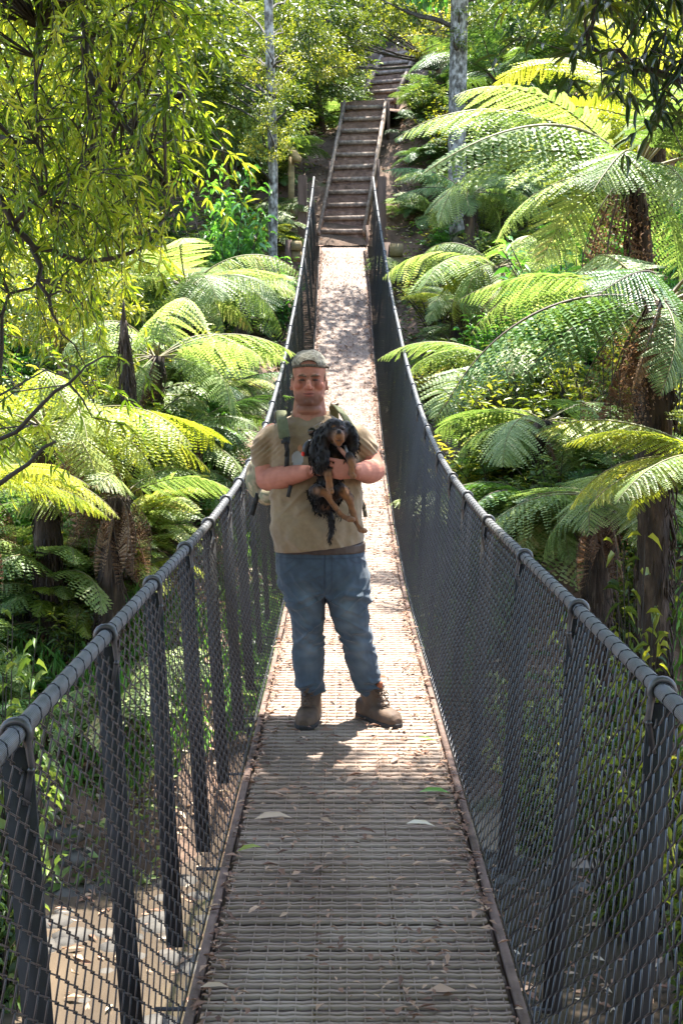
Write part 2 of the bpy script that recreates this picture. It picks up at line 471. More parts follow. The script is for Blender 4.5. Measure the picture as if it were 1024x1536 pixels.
def tree(label, base, top, r0, r1, crowns, bark, group=None, seed=0, name='tree'):
    """trunk from base to top, crown parts [(key, centre, size)], limbs from trunk to clumps"""
    base, top = Vector(base), Vector(top); rnd = random.Random(seed)
    root = thing(name, label, 'tree', tuple(base), group)
    b = Bag(); n = 16; pts = []; rad = []
    for k in range(n + 1):
        t = k / n
        pts.append(base.lerp(top, t) + Vector((noise.noise((t * 1.7, seed * 3.1, 0)), noise.noise((t * 1.7, seed * 3.1, 9)), 0)) * .16 * math.sin(math.pi * t))
        rad.append((r0 + (r1 - r0) * t) * (1 + .1 * noise.noise((t * 14, seed, 2))))
    b.tube(pts, rad, 12)
    lb = Bag()
    for key, cen, size in crowns:
        cen = Vector(cen)
        for j in range(0, len(CROWN[key][1]), 7):
            e = cen + Vector(CROWN[key][1][j]) * size
            q = min(pts[4:], key=lambda t: abs(t.z - (e.z - .45 * (Vector((e.x, e.y, 0)) - Vector((t.x, t.y, 0))).length)))
            mid = q.lerp(e, .5) + Vector((rnd.uniform(-.15, .15), rnd.uniform(-.15, .15), -.05)) * size
            lb.tube([q, q.lerp(mid, .5) + Vector((0, 0, .05)), mid, e], [r1 * .34, r1 * .28, r1 * .2, .005], 5, cap=False)
    b.obj('trunk', MT[bark], root, smooth=True)
    if lb.n: lb.obj('limbs', MT['twig'], root, smooth=True)
    for key, cen, size in crowns:
        o = bpy.data.objects.new('crown', CROWN[key][0]); COL.objects.link(o); o.parent = root
        o.location = Vector(cen) - base; o.scale = (size,) * 3; o.rotation_euler = (0, 0, rnd.uniform(0, 6.28))
    return root

SHRUB = {}
def shrub_mesh(key, leaf, seed, stems, leaves_per, ll, lw, tpl=None, arch=.35):
    """upright arching stems carrying leaves along their length, unit height"""
    rnd = random.Random(seed); r = np.random.default_rng(seed); b = Bag()
    pos, d, up, L, W, ti = [], [], [], [], [], []
    for s in range(stems):
        az = rnd.uniform(0, 6.283); ln = rnd.uniform(.55, 1.1); out = rnd.uniform(.08, .75)
        f = Vector((math.cos(az), math.sin(az), 0)); p0 = f * rnd.uniform(0, .12)
        pts = [p0 + f * (out * ln * t ** 1.2) + Vector((0, 0, ln * (t - arch * out * t ** 2.5))) for t in np.linspace(0, 1, 7)]
        b.tube(pts, list(np.linspace(.010, .003, 7)), 4, cap=False)
        tb = rnd.uniform(.2, .8)
        for k in range(leaves_per):
            t = rnd.uniform(.22, 1); i = min(5, int(t * 6)); p = pts[i].lerp(pts[i + 1], t * 6 - i)
            a = rnd.uniform(0, 6.283); dd = Vector((math.cos(a), math.sin(a), rnd.uniform(-.3, .55)))
            pos.append(p + dd * .02); d.append(dd); up.append((rnd.gauss(0, .3), rnd.gauss(0, .3), 1))
            q = rnd.uniform(.6, 1.2); L.append(ll * q); W.append(lw * q); ti.append(min(1, max(0, tb + rnd.gauss(0, .15) + .25 * (t - .6))))
    V, T, t2 = leaf_cloud(np.array([tuple(p) for p in pos]), np.array([tuple(p) for p in d]), np.array(up), np.array(L), np.array(W), tpl or LOW, np.array(ti))
    st = b.mesh('stems', [MT['twig']], tint=False)
    SHRUB[key] = (mesh('foliage', V, T, None, [MT[leaf]], tint=t2), st)

def shrub(label, loc, size, key, group=None, rotz=None, name='shrub', flat=False):
    root = thing(name, label, 'shrub', tuple(loc), group, random.uniform(0, 6.28) if rotz is None else rotz)
    root.scale = (size,) * 3 if not hasattr(size, '__len__') else size
    for nm, me in zip(('foliage', 'stems'), SHRUB[key]):
        o = bpy.data.objects.new(nm, me); COL.objects.link(o); o.parent = root
    return root
# ------------------------------------------------------------------ ground
PY = [-40, -12, -6, -3, 9.9, 11.3, 15.5, 19.5, 23.2, 26.3, 29.9, 31.6, 33.2, 60, 95]
PZ = [6.0, -1.2, -1.8, -2.7, -2.7, -1.6, -.1, 1.75, 3.75, 6.8, 7.95, 9.35, 10.8, 36, 66]
def sstep(a, b, x):
    t = min(1.0, max(0.0, (x - a) / (b - a)))
    return t * t * (3 - 2 * t)
def deck_z(y):
    return 0.0158 * max(0.0, y - 7.2) ** 2
def ground(x, y, rough=True):
    off = 0.0
    ax = abs(x)
    k = sstep(1.0, 4.0, ax)
    if rough:
        off = k * 1.3 * noise.noise((x * .16, y * .05, 3.1))
    z = float(np.interp(y + off, PY, PZ))
    if y < 14:                                   # near banks on both sides of the stream
        z = max(z, -2.7 + sstep(2.8, 5.0, ax) * 1.5 * (1 - sstep(9, 14, y)))
    yb = 8.7 if x < 0 else 9.9
    z += sstep(.8, 2.0, ax) * (1.75 * sstep(yb, yb + 1.2, y) * (1 - .75 * sstep(11, 19, y)))
    z += k * sstep(12, 16, y) * .10 * ax        # gully sides climb a little
    if rough:
        z += (.1 + .3 * k) * (noise.noise((x * .5, y * .5, 0)) * .6 + noise.noise((x * 1.6, y * 1.6, 5)) * .22)
    return z

def build_ground():
    xs = np.concatenate([np.linspace(-60, -16, 12)[:-1], np.arange(-16, 16.01, .28), np.linspace(16, 60, 12)[1:]])
    ys = np.concatenate([np.linspace(-40, -8, 14)[:-1], np.arange(-8, 45, .28), np.linspace(45, 95, 22)])
    V = np.array([(x, y, ground(x, y)) for y in ys for x in xs])
    nx = len(xs); Q = []
    for j in range(len(ys) - 1):
        for i in range(nx - 1):
            a = j * nx + i
            Q.append((a, a + 1, a + nx + 1, a + nx))
    tag(obj('terrain', mesh('terrain', V, None, Q, [MT['soil']], smooth=True)), kind='structure')
    b = Bag(); n = 60
    V = []; Q = []
    for j in range(n + 1):
        for i in range(n + 1):
            V.append((-9 + 18 * i / n, -7 + 20 * j / n, -2.25 + .01 * noise.noise((i * .5, j * .3, 0))))
    for j in range(n):
        for i in range(n):
            a = j * (n + 1) + i; Q.append((a, a + 1, a + n + 2, a + n + 1))
    b.add(V, Q=Q)
    o = b.obj('stream_water', MT['water'], smooth=True); tag(o, kind='structure')

# ------------------------------------------------------------------ bridge
Y0B, Y1B, HW = -3.0, 23.6, 0.43
def rail_pt(side, y):
    h = np.interp(y, [-3, 6, 9, 12.5, 24], [.98, .98, 1.06, 1.17, 1.22])
    w = np.interp(y, [-3, 10, 16, 20, 24], [.70, .71, .71, .66, .57])
    return Vector((side * float(w), y, deck_z(y) + float(h)))
STRAPS = {1: [-2.4, -1.4, -.4, .6, 1.7, 2.73, 3.72, 4.85, 6.07, 7.1, 8.05, 9.13, 10.5],
          -1: [-2.5, -1.5, -.5, .5, 1.45, 2.39, 3.33, 4.18, 5.07, 5.97, 6.9, 7.8, 8.75, 9.7, 10.65]}
for s_ in STRAPS:
    while STRAPS[s_][-1] < 22.4: STRAPS[s_].append(STRAPS[s_][-1] + 1.05)

def build_bridge():
    br = thing('footbridge', 'narrow swing footbridge with black chain link sides and a litter strewn mesh deck', 'footbridge', (0, 0, 0))
    ys = np.concatenate([np.arange(Y0B, 7, .5), np.arange(7, Y1B, .4), [Y1B]])
    # boards of the deck
    b = Bag(); y = Y0B
    while y < Y1B - .05:
        y2 = min(y + .147, Y1B)
        z1, z2 = deck_z(y) - .012 + random.uniform(-.002, .002), deck_z(y2) - .012 + random.uniform(-.002, .002)
        t = .035
        V = [(-HW, y, z1 - t), (HW, y, z1 - t), (-HW, y2, z2 - t), (HW, y2, z2 - t), (-HW, y, z1), (HW, y, z1), (-HW, y2, z2), (HW, y2, z2)]
        b.add(V, Q=[(0, 2, 3, 1), (4, 5, 7, 6), (0, 1, 5, 4), (2, 6, 7, 3), (0, 4, 6, 2), (1, 3, 7, 5)])
        y += .150
    b.obj('deck_boards', MT['board'], br)
    # woven mesh nailed over the boards
    b = Bag()
    nx = 18
    xs = np.linspace(-HW + .025, HW - .025, nx)
    yl = np.arange(Y0B, Y1B, .0285)
    for i, x in enumerate(xs):
        w = .0045
        for dx in ((0,) if i not in (6, 11) else (0, .012)):
            V = []; Q = []
            yy = yl[::1]
            for k, y in enumerate(yy):
                z = deck_z(y) + .002 + .0028 * (1 if (k + i) % 2 else -1)
                xx = x + dx + .002 * math.sin(y * 3.1 + i)
                V += [(xx - w / 2, y, z - .003), (xx, y, z + .004), (xx + w / 2, y, z - .003)]
            for k in range(len(yy) - 1):
                a = 3 * k
                Q += [(a, a + 1, a + 4, a + 3), (a + 1, a + 2, a + 5, a + 4)]
            b.add(V, Q=Q)
    xc = np.linspace(-HW + .012, HW - .012, (nx - 1) * 2 + 1)
    for k, y in enumerate(yl):
        w = .0175
        zz = deck_z(y); sl = .0316 * max(0, y - 7.2)
        V = []; Q = []
        ph = random.uniform(-.003, .003)
        for j, x in enumerate(xc):
            z = zz + .004 + .0022 * math.cos(math.pi * j / 1 + math.pi * (k % 2)) * (1 if j % 2 == 0 else -1) + .0012 * math.sin(j * 2.1 + k)
            yb = y + ph + .001 * math.cos(math.pi * j)
            V += [(x, yb - w / 2, z - .008 - sl * w / 2), (x, yb - w / 2.8, z - sl * w / 2.8), (x, yb + w / 2.8, z + sl * w / 2.8), (x, yb + w / 2, z - .008 + sl * w / 2)]
        for j in range(len(xc) - 1):
            a = 4 * j
            Q += [(a, a + 4, a + 5, a + 1), (a + 1, a + 5, a + 6, a + 2), (a + 2, a + 6, a + 7, a + 3)]
        b.add(V, Q=Q)
    b.obj('deck_mesh', MT['deckwire2'], br)
    for s in (-1, 1):
        e = Bag()
        y = Y0B
        while y < Y1B - .1:
            y2 = min(y + 1.18 + random.uniform(-.05, .05), Y1B)
            e.beam((s * (HW + .017), y, deck_z(y) - .008), (s * (HW + .017), y2 - .012, deck_z(y2 - .012) - .008), .024, .04)
            y = y2
        e.obj('edge_batten', MT['timber_dark'], br)
        # handrail cable with lacing and clamps
        c = Bag(); pts = [rail_pt(s, y) for y in np.arange(Y0B, Y1B + .3, .15)]
        c.tube(pts, .0205, 12)
        hc = c.obj('handrail_cable', MT['cable'], br, smooth=True)
        l = Bag(); hel = []
        n = int((Y1B - Y0B) / .0875 * 8)
        for k in range(n):
            y = Y0B + (Y1B - Y0B) * k / n
            a = 2 * math.pi * k / 8
            p = rail_pt(s, y)
            hel.append(p + Vector((math.cos(a) * .0212, 0.006 * math.sin(a), math.sin(a) * .0212)))
        l.tube(hel, .0024, 4)
        l.obj('lacing_wire', MT['strap'], hc, smooth=True)
        for y in STRAPS[s]:
            p = rail_pt(s, y)
            k = Bag()
            # saddle over the cable with a tail and a bolt
            arc = []
            for a in np.linspace(-35, 215, 13):
                arc.append(p + Vector((math.cos(R(a)) * .028 * -s, 0, math.sin(R(a)) * .028)))
            arc.append(p + Vector((s * .026, 0, -.05)))
            arc = [p + Vector((-s * .016, 0.0, -.15)), p + Vector((-s * .03, 0.0, -.07))] + arc
            for j in range(len(arc) - 1):
                pass
            k.tube(arc, .0085, 8)
            k.tube([p + Vector((-s * .030, -.012, -.075)), p + Vector((-s * .030, .012, -.075))], .008, 6)
            k.obj('cable_clamp', MT['clamp'], hc, smooth=True)
            st = Bag()
            top = p + Vector((0, 0, -.03)); bot = Vector((s * .645, y, deck_z(y) - .36)) if y < 19.5 else Vector((s * .55, y, deck_z(y) - .12))
            st.beam(top, bot, .064 if y < 8 else .040, .008, up=(0, 1, 0))
            st.obj('hanger_strap', MT['strap'], br)
        # chain link: zigzag wires hooked into each other
        m = Bag()
        PW, PT = .042, .036
        nw = int((Y1B - Y0B) / PW)
        rows = 31
        V = []; Q = []
        r = .0030
        n0 = 0
        for i in range(nw):
            y0 = Y0B + i * PW
            base = Vector((s * (HW + .045), y0, deck_z(y0) - .02)); top = rail_pt(s, y0)
            top = top + Vector((0, 0, -.012))
            up = (top - base); ln = up.length; upn = up / ln
            slope = (deck_z(y0 + .2) - deck_z(y0)) / .2
            al = Vector((0, 1, slope)).normalized()
            nr = al.cross(upn).normalized()
            nk = rows
            for k in range(nk):
                t = k / (nk - 1)
                belly = math.sin(math.pi * t) * (.012 + .018 * noise.noise((y0 * .9, s * 3, t * 1.5)))
                side = (k + i) % 2
                q = base + upn * (ln * t) + al * (PW * side * 1.04) + nr * ((.0032 if side else -.0032)) + Vector((s * belly, 0, 0))
                for a in range(3):
                    an = 2.094 * a + .4
                    V.append(q + al * (math.cos(an) * r) + nr * (math.sin(an) * r))
            for k in range(nk - 1):
                a0 = n0 + k * 3
                for a in range(3):
                    a2 = (a + 1) % 3
                    Q.append((a0 + a, a0 + a2, a0 + 3 + a2, a0 + 3 + a))
            n0 += nk * 3
        m.add([tuple(v) for v in V], Q=Q)
        m.obj('chain_link_mesh', MT['pvc'], br)
        # bottom and top selvedge wires
        w = Bag()
        w.tube([Vector((s * (HW + .045), y, deck_z(y) - .015)) for y in np.arange(Y0B, Y1B, .3)], .004, 5)
        w.obj('selvedge_wire', MT['pvc'], br)
        # bearer cable under the deck edge and crossbeams at the hangers
        w = Bag()
        w.tube([Vector((s * (HW + .02), y, deck_z(y) - .085)) for y in np.arange(Y0B, Y1B + .2, .3)], .022, 8)
        w.obj('bearer_cable', MT['cable'], br, smooth=True)
    for y in STRAPS[1]:
        w = Bag(); hw, dz = (.65, .345) if y < 19.5 else (.58, .145)
        w.tube([(-hw, y, deck_z(y) - dz), (hw, y, deck_z(y) - dz)], .007, 6)
        w.obj('cross_beam', MT['strap'], br)

def litter():
    """dry leaves lying on the deck, thick along both sides"""
    N = 9500
    pos = []; 
    while len(pos) < N:
        y = float(rng.uniform(.8, 23.4)); 
        u = rng.beta(.33, .33) * 2 - 1 if rng.random() < .86 else rng.uniform(-1, 1)
        if noise.noise((u * 2, y * .8, 2)) < -.15 and rng.random() < .7: continue
        pos.append((u * (HW - .02), y, 0))
    while len(pos) < N + 3800:                    # the far half is browner with litter
        y = float(rng.uniform(11.5, 23.4)); u = rng.beta(.5, .5) * 2 - 1
        if y < 17 and rng.random() > (y - 10) / 7: continue
        pos.append((u * (HW - .02), y, 0))
    N = len(pos)
    pos = np.array(pos)
    pos[:, 2] = [deck_z(y) + .013 + rng.uniform(0, .012) for y in pos[:, 1]]
    a = rng.uniform(0, 2 * np.pi, N); pos[:, 0] *= 1.04
    d = np.stack([np.cos(a), np.sin(a), rng.uniform(-.18, .18, N)], 1)
    d[:, 2] += d[:, 1] * .0316 * np.maximum(0, pos[:, 1] - 7.2)
    up = np.stack([rng.uniform(-.45, .45, N), rng.uniform(-.45, .45, N), np.ones(N)], 1)
    L = rng.gamma(2.6, .0075, N) + .011
    V, T, ti = leaf_cloud(pos, d, up, L, L * rng.uniform(.22, .5, N), LOW, np.where(np.arange(N) < 9500, rng.uniform(0, .8, N) ** .9, rng.uniform(0, .5, N)))
    o = obj('leaf_litter', mesh('leaf_litter', V, T, None, [MT['dead_leaf']], tint=ti)); tag(o, kind='stuff')
    N = 2600   # litter below and in the gap along the battens
    sgn = np.where(rng.random(N) < .5, -1, 1)
    # single leaves one can point at
    for px, py, lab, mt, ln, ang in [
        (652, 1197, 'bright yellow green fallen leaf lying lengthways near the deck edge', 'bush', .13, .05),
        (637, 1118, 'pale lime green fallen leaf on the deck just in front of the boots', 'bush', .11, .2),
        (375, 1283, 'small green and white fallen leaf among brown litter on the deck', 'fern_yellow', .10, .55),
        (410, 1236, 'long whitish curled dry leaf lying across the deck litter', 'dead_leaf', .15, .25),
        (630, 1246, 'pale beige strip of dry leaf lying on the deck mesh', 'dead_leaf', .11, -.1),
        (549, 1256, 'dark brown curled leaf alone in the clear middle of the deck', 'dead_leaf', .08, -.4),
        (382, 1376, 'cream star shaped dry leaf on the near deck mesh', 'dead_leaf', .07, 1.0),
        (322, 1493, 'white torn leaf lying beside the deck edge batten', 'dead_leaf', .08, .1)]:
        v = (768 - py) / FPX
        t = CAMZ / (SP - v * CP); p = Vector((CAMX + (px - 512) / FPX * t, (CP + v * SP) * t, .026))
        d = np.array([[math.cos(ang), math.sin(ang), .08]])
        pp = np.array([[p.x - d[0, 0] * ln / 2, p.y - d[0, 1] * ln / 2, p.z]])
        tv = .1 if 'dark' in lab else (.98 if mt != 'fern_yellow' else .8)
        V, T, ti = leaf_cloud(pp, d, np.array([[.1, -.3, 1]]), np.array([ln]), np.array([ln * .27]), HIGH, np.array([tv]))
        o = obj('fallen_leaf', mesh('fallen_leaf', V, T, None, [MT[mt]], tint=ti)); tag(o, lab, 'leaf')

# ------------------------------------------------------------------ stairs, posts
def stairs():
    def flight(name, label, p0, p1, w0, w1, n, lean_wall):
        """p0, p1: centre of first and last nosing"""
        root = thing(name, label, 'staircase', tuple(p0))
        p0, p1 = Vector(p0), Vector(p1)
        run = (p1 - p0); side = Vector((1, 0, 0))
        fwd = Vector((run.x, run.y, 0)).normalized(); sd = Vector((fwd.y, -fwd.x, 0))
        for k in range(n):
            t = k / (n - 1); c = p0 + run * t; w = w0 + (w1 - w0) * t
            rise = run.z / (n - 1); go = Vector((run.x, run.y, 0)).length / (n - 1)
            bag = Bag()
            j = random.uniform(-.012, .012)
            h = .085
            bag.beam(c - sd * w / 2 + Vector((0, 0, j)), c + sd * w / 2 + Vector((0, 0, -j)), .045, h)
            bag.obj('riser_board', MT['timber'], root)
            f = Bag(); V = []; Q = []
            m = 9
            for q in range(5):
                for i in range(m):
                    xx = (i / (m - 1) - .5) * (w - .02)
                    pt = c + sd * xx + fwd * (.022 + (go) * q / 4 * .98) + Vector((0, 0, .03 + rise * .33 * (q / 4) ** 2 + .02 * noise.noise((i * .9, k * 3.3, q))))
                    V.append(tuple(pt))
            for q in range(4):
                for i in range(m - 1):
                    a = q * m + i; Q.append((a, a + 1, a + m + 1, a + m))
            V2 = [(v[0], v[1], v[2] - .5) for v in V[:m]]
            n1 = len(V); V += V2
            for i in range(m - 1): Q.append((n1 + i, n1 + i + 1, i + 1, i))
            # earth showing below the board of the next step
            n2 = len(V)
            if k < n - 1: V += [(v[0], v[1], v[2] + rise + .02) for v in V[4 * m:5 * m]]
            for i in range(m - 1 if k < n - 1 else 0): Q.append((4 * m + i, 4 * m + i + 1, n2 + i + 1, n2 + i))
            f.add(V, Q=Q); f.obj('earth_tread', MT['trail'], root)
        ext = run.normalized() * .12
        for s in (-1, 1):
            bag = Bag()
            a = p0 + sd * (s * (w0 / 2 + .03)) - ext + Vector((0, 0, .03)); b = p1 + sd * (s * (w1 / 2 + .03)) + ext + Vector((0, 0, .03))
            bag.beam(a, b, .055, .15)
            bag.obj('stringer', MT['timber'], root)
            for t in (.02, .5, .97):
                q = a.lerp(b, t) + sd * (s * .055)
                bag = Bag(); bag.beam(q + Vector((0, 0, -.7)), q + Vector((0, 0, .10)), .06, .06, up=(0, 1, 0))
                bag.obj('stair_peg', MT['timber_dark'], root)
        return root
    a = P(513, 347, 23.95); b = P(547, 161, 26.3)
    flight('wooden_stairs', 'steep timber edged earth stairs climbing from the far end of the footbridge', a, b, .84, .84, 11, 1)
    c = P(567, 152, 29.9); d = P(600, 80, 31.6)
    flight('wooden_stairs', 'upper flight of timber earth steps half hidden by overhanging leaves', c, d, .84, .82, 6, 1)
    c2 = P(603, 52, 34.0); d2 = P(603, 15, 35.4)
    flight('wooden_stairs', 'topmost dark steps disappearing under the trees above the upper flight', c2, d2, .8, .8, 4, 1)
    # landing between the flights, threshold at the bridge end
    bag = Bag(); V = []; Q = []
    e0 = b + Vector((0, .02, .02)); e1 = c + Vector((0, 0, -.12)); n = 10
    for k in range(n + 1):
        m = e0.lerp(e1, k / n)
        for i in range(7):
            V.append((m.x + (i / 6 - .5) * 1.5, m.y, m.z + .04 * noise.noise((k * .8, i * .7, 1)) - .12 * abs(i - 3) / 3))
    for k in range(n):
        for i in range(6):
            q = k * 7 + i; Q.append((q, q + 1, q + 8, q + 7))
    bag.add(V, Q=Q); tag(bag.obj('landing_path', MT['trail'], smooth=True), kind='structure')
    bag = Bag(); V = []; Q = []
    for k in range(4):
        for i in range(9):
            V.append(((i / 8 - .5) * 1.1, Y1B - .03 + k * .2, deck_z(Y1B) + .02 + k * .02 + .02 * noise.noise((i * .7, k * .9, 4))))
    for i in range(9): V.append(((i / 8 - .5) * 1.1, Y1B - .03, deck_z(Y1B) - .5))
    for k in range(3):
        for i in range(8):
            q = k * 9 + i; Q.append((q, q + 1, q + 10, q + 9))
    bag.add(V, Q=Q); tag(bag.obj('threshold_path', MT['trail']), kind='structure')

def post(name, label, x, y, z0, z1, w, mt, cat='post'):
    me_b = bmesh.new(); bmesh.ops.create_cube(me_b, size=1)
    bmesh.ops.scale(me_b, vec=(w, w, z1 - z0), verts=me_b.verts)
    bmesh.ops.bevel(me_b, geom=list(me_b.edges), offset=.015, segments=2, affect='EDGES')
    bmesh.ops.translate(me_b, vec=(0, 0, (z0 + z1) / 2), verts=me_b.verts)
    me = bpy.data.meshes.new(name); me_b.to_mesh(me); me_b.free(); me.materials.append(MT[mt])
    o = bpy.data.objects.new(name, me); o.location = (x, y, 0); COL.objects.link(o)
    return tag(o, label, cat)

def timber():
    zt = P(455, 262, 23.75).z
    post('bridge_post', 'square brown anchor post at the cable end beside the timber railing', -.80, 23.85, 1.5, zt, .17, 'timber_dark')
    post('bridge_post', 'square brown anchor post at the cable end above the stacked timber crib', .74, 23.85, 1.5, P(566, 264, 23.75).z, .17, 'timber_dark')
    # short tie rod on top of the right post, crib boxes
    r = thing('timber_railing', 'greenish timber barrier with sloped top rail behind the slender pale trunk', 'railing', tuple(P(437, 330, 24.4)))
    b = Bag(); p = P(437, 345, 24.4); b.beam(p, P(437, 236, 24.4), .12, .12, up=(0, 1, 0)); b.obj('railing_post', MT['timber_yellow'], r)
    b = Bag(); b.beam(P(446, 240, 24.2), P(414, 192, 26.4), .17, .09); b.obj('top_rail', MT['timber_yellow'], r)
    b = Bag(); p = P(424, 330, 25.6); b.beam(p, P(424, 216, 25.6), .12, .12, up=(0, 1, 0)); b.obj('railing_post', MT['timber_yellow'], r)
    def crib(label, px0, px1, py0, py1, Y):
        root = thing('timber_crib', label, 'retaining crib', tuple(P((px0 + px1) / 2, py1, Y)))
        n = max(2, round((py1 - py0) / 20))
        for k in range(n):
            a = P(px0, py0 + (py1 - py0) * (k + .5) / n, Y); c = P(px1, py0 + (py1 - py0) * (k + .5) / n, Y)
            h = (P(px0, py0, Y).z - P(px0, py1, Y).z) / n
            b = Bag(); b.beam(a + Vector((0, .05 * (k % 2), 0)), c + Vector((0, .05 * (k % 2), 0)), .28, h - .012); b.obj('crib_timber', MT['timber_yellow'], root)
        b = Bag(); a = P(px0 - 4, py0, Y); c = P(px0 - 4, py1, Y); b.beam(a + Vector((0, .06, .02)), c + Vector((0, .06, -.3)), .12, .3, up=(0, 1, 0)); b.obj('crib_post', MT['timber_dark'], root)
    crib('stack of squared yellowish timbers beside the bridge end under the tree fern frond', 584, 604, 366, 424, 22.9)
    crib('low brown timber crib beside the bridge end below the timber railing', 437, 452, 362, 392, 22.6)
# ------------------------------------------------------------------ figures
PYB = 5.85
def Q(px, py, dy=0.0):
    return P(px, py, PYB + dy)

class Blob:
    """closed lofts and ellipsoids fused by a voxel remesh into one continuous skin"""
    def __init__(s): s.b = Bag()
    def rings(s, secs, n=24):
        """secs: (centre, axis a, axis b, exponent)"""
        V = []; Qd = []
        for c, a, b, e in secs:
            for k in range(n):
                t = 2 * math.pi * k / n
                ct, st = math.cos(t), math.sin(t)
                V.append(Vector(c) + Vector(a) * (abs(ct) ** (2 / e) * (1 if ct >= 0 else -1)) + Vector(b) * (abs(st) ** (2 / e) * (1 if st >= 0 else -1)))
        m = len(secs)
        for i in range(m - 1):
            for k in range(n):
                k2 = (k + 1) % n
                Qd.append((i * n + k, i * n + k2, (i + 1) * n + k2, (i + 1) * n + k))
        V += [Vector(secs[0][0]), Vector(secs[-1][0])]
        T = []
        for k in range(n):
            k2 = (k + 1) % n
            T.append((m * n, k2, k)); T.append((m * n + 1, (m - 1) * n + k, (m - 1) * n + k2))
        s.b.add([tuple(v) for v in V], T=T, Q=Qd)
    def flat(s, secs, e=2.3):
        """horizontal sections (x, y, z, rx, ry)"""
        s.rings([((x, y, z), (rx, 0, 0), (0, ry, 0), e) for x, y, z, rx, ry in secs])
    def limb(s, pts, rad, sub=5, flatk=1.0, n=18):
        """smooth tapering limb through the points with rounded ends"""
        pts = [Vector(p) for p in pts]
        if len(pts) == 2: pts = [pts[0], pts[0].lerp(pts[1], .5), pts[1]]; rad = [rad[0], (rad[0] + rad[1]) / 2, rad[1]]
        c = []; rr = []
        m = len(pts)
        for i in range(m - 1):
            p0, p1, p2, p3 = pts[max(i - 1, 0)], pts[i], pts[i + 1], pts[min(i + 2, m - 1)]
            for k in range(sub):
                t = k / sub
                c.append(.5 * ((2 * p1) + (p2 - p0) * t + (2 * p0 - 5 * p1 + 4 * p2 - p3) * t * t + (3 * p1 - p0 - 3 * p2 + p3) * t ** 3))
                rr.append(rad[i] + (rad[i + 1] - rad[i]) * t * t * (3 - 2 * t))
        c.append(pts[-1]); rr.append(rad[-1])
        d0 = (c[0] - c[1]).normalized(); d1 = (c[-1] - c[-2]).normalized()
        c = [c[0] + d0 * rr[0] * .85, c[0] + d0 * rr[0] * .5] + c + [c[-1] + d1 * rr[-1] * .5, c[-1] + d1 * rr[-1] * .85]
        rr = [rr[0] * .5, rr[0] * .86] + rr + [rr[-1] * .86, rr[-1] * .5]
        s.b.tube(c, rr, n)
    def ell(s, c, r, rot=None):
        bm = bmesh.new(); bmesh.ops.create_icosphere(bm, subdivisions=3, radius=1)
        M = rot.to_3x3() if rot else Matrix.Identity(3)
        V = [tuple(Vector(c) + M @ Vector((v.co.x * r[0], v.co.y * r[1], v.co.z * r[2]))) for v in bm.verts]
        T = [[v.index for v in f.verts] for f in bm.faces]
        bm.free(); s.b.add(V, T=T)
    def fuse(s, name, voxel, smooth=3, fac=.5):
        me = s.b.mesh(name + '_raw', [], tint=False)
        o = bpy.data.objects.new(name + '_raw', me); COL.objects.link(o)
        m = o.modifiers.new('r', 'REMESH'); m.mode = 'VOXEL'; m.voxel_size = voxel; m.use_smooth_shade = True
        if smooth:
            q = o.modifiers.new('s', 'SMOOTH'); q.factor = fac; q.iterations = smooth
        dg = bpy.context.evaluated_depsgraph_get(); dg.update()
        out = bpy.data.meshes.new_from_object(o.evaluated_get(dg))
        out.name = name
        bpy.data.objects.remove(o); bpy.data.meshes.remove(me)
        return out

def get_v(me):
    a = np.empty(len(me.vertices) * 3, dtype=np.float32); me.vertices.foreach_get('co', a); return a.reshape(-1, 3)
def get_n(me):
    a = np.empty(len(me.vertices) * 3, dtype=np.float32); me.vertices.foreach_get('normal', a); return a.reshape(-1, 3)
def put_v(me, V):
    me.vertices.foreach_set('co', V.astype(np.float32).ravel()); me.update()
def shade(me, mat):
    me.materials.clear(); me.materials.append(mat)
    me.polygons.foreach_set('use_smooth', np.ones(len(me.polygons), dtype=bool)); me.update()
def attr(me, name, vals):
    a = me.attributes.new(name, 'FLOAT', 'POINT'); a.data.foreach_set('value', np.asarray(vals, dtype=np.float32))
def gauss(V, c, r):
    return np.exp(-((V - np.array(c)) ** 2 / np.array(r) ** 2).sum(1))

def two_tone(name, base, parts, rough, spec=.4, nscale=40, nvar=.25, bump=.15, bscale=120, sheen=0., sss=0.):
    """base colour with regions from vertex attributes: parts = [(attr, colour)]"""
    m, nt, b, out = nodes(name)
    v = coords(nt, 'Object')
    c = ramp(nt, noisetex(nt, v, nscale, 4), [(.3, tuple(x * (1 - nvar) for x in base)), (.7, tuple(min(1, x * (1 + nvar)) for x in base))])
    for at, col in parts:
        a = nt.nodes.new('ShaderNodeAttribute'); a.attribute_name = at
        c = mix_rgb(nt, a.outputs['Fac'], c, col)
    nt.links.new(c, b.inputs['Base Color'])
    b.inputs['Roughness'].default_value = rough; b.inputs['Specular IOR Level'].default_value = spec
    if sheen: b.inputs['Sheen Weight'].default_value = sheen
    if sss:
        b.inputs['Subsurface Weight'].default_value = sss; b.inputs['Subsurface Radius'].default_value = (.012, .005, .003); b.inputs['Subsurface Scale'].default_value = 1.0
    bp = nt.nodes.new('ShaderNodeBump'); bp.inputs['Strength'].default_value = bump; bp.inputs['Distance'].default_value = .002
    nt.links.new(noisetex(nt, v, bscale, 3), bp.inputs['Height']); nt.links.new(bp.outputs[0], b.inputs['Normal'])
    return m

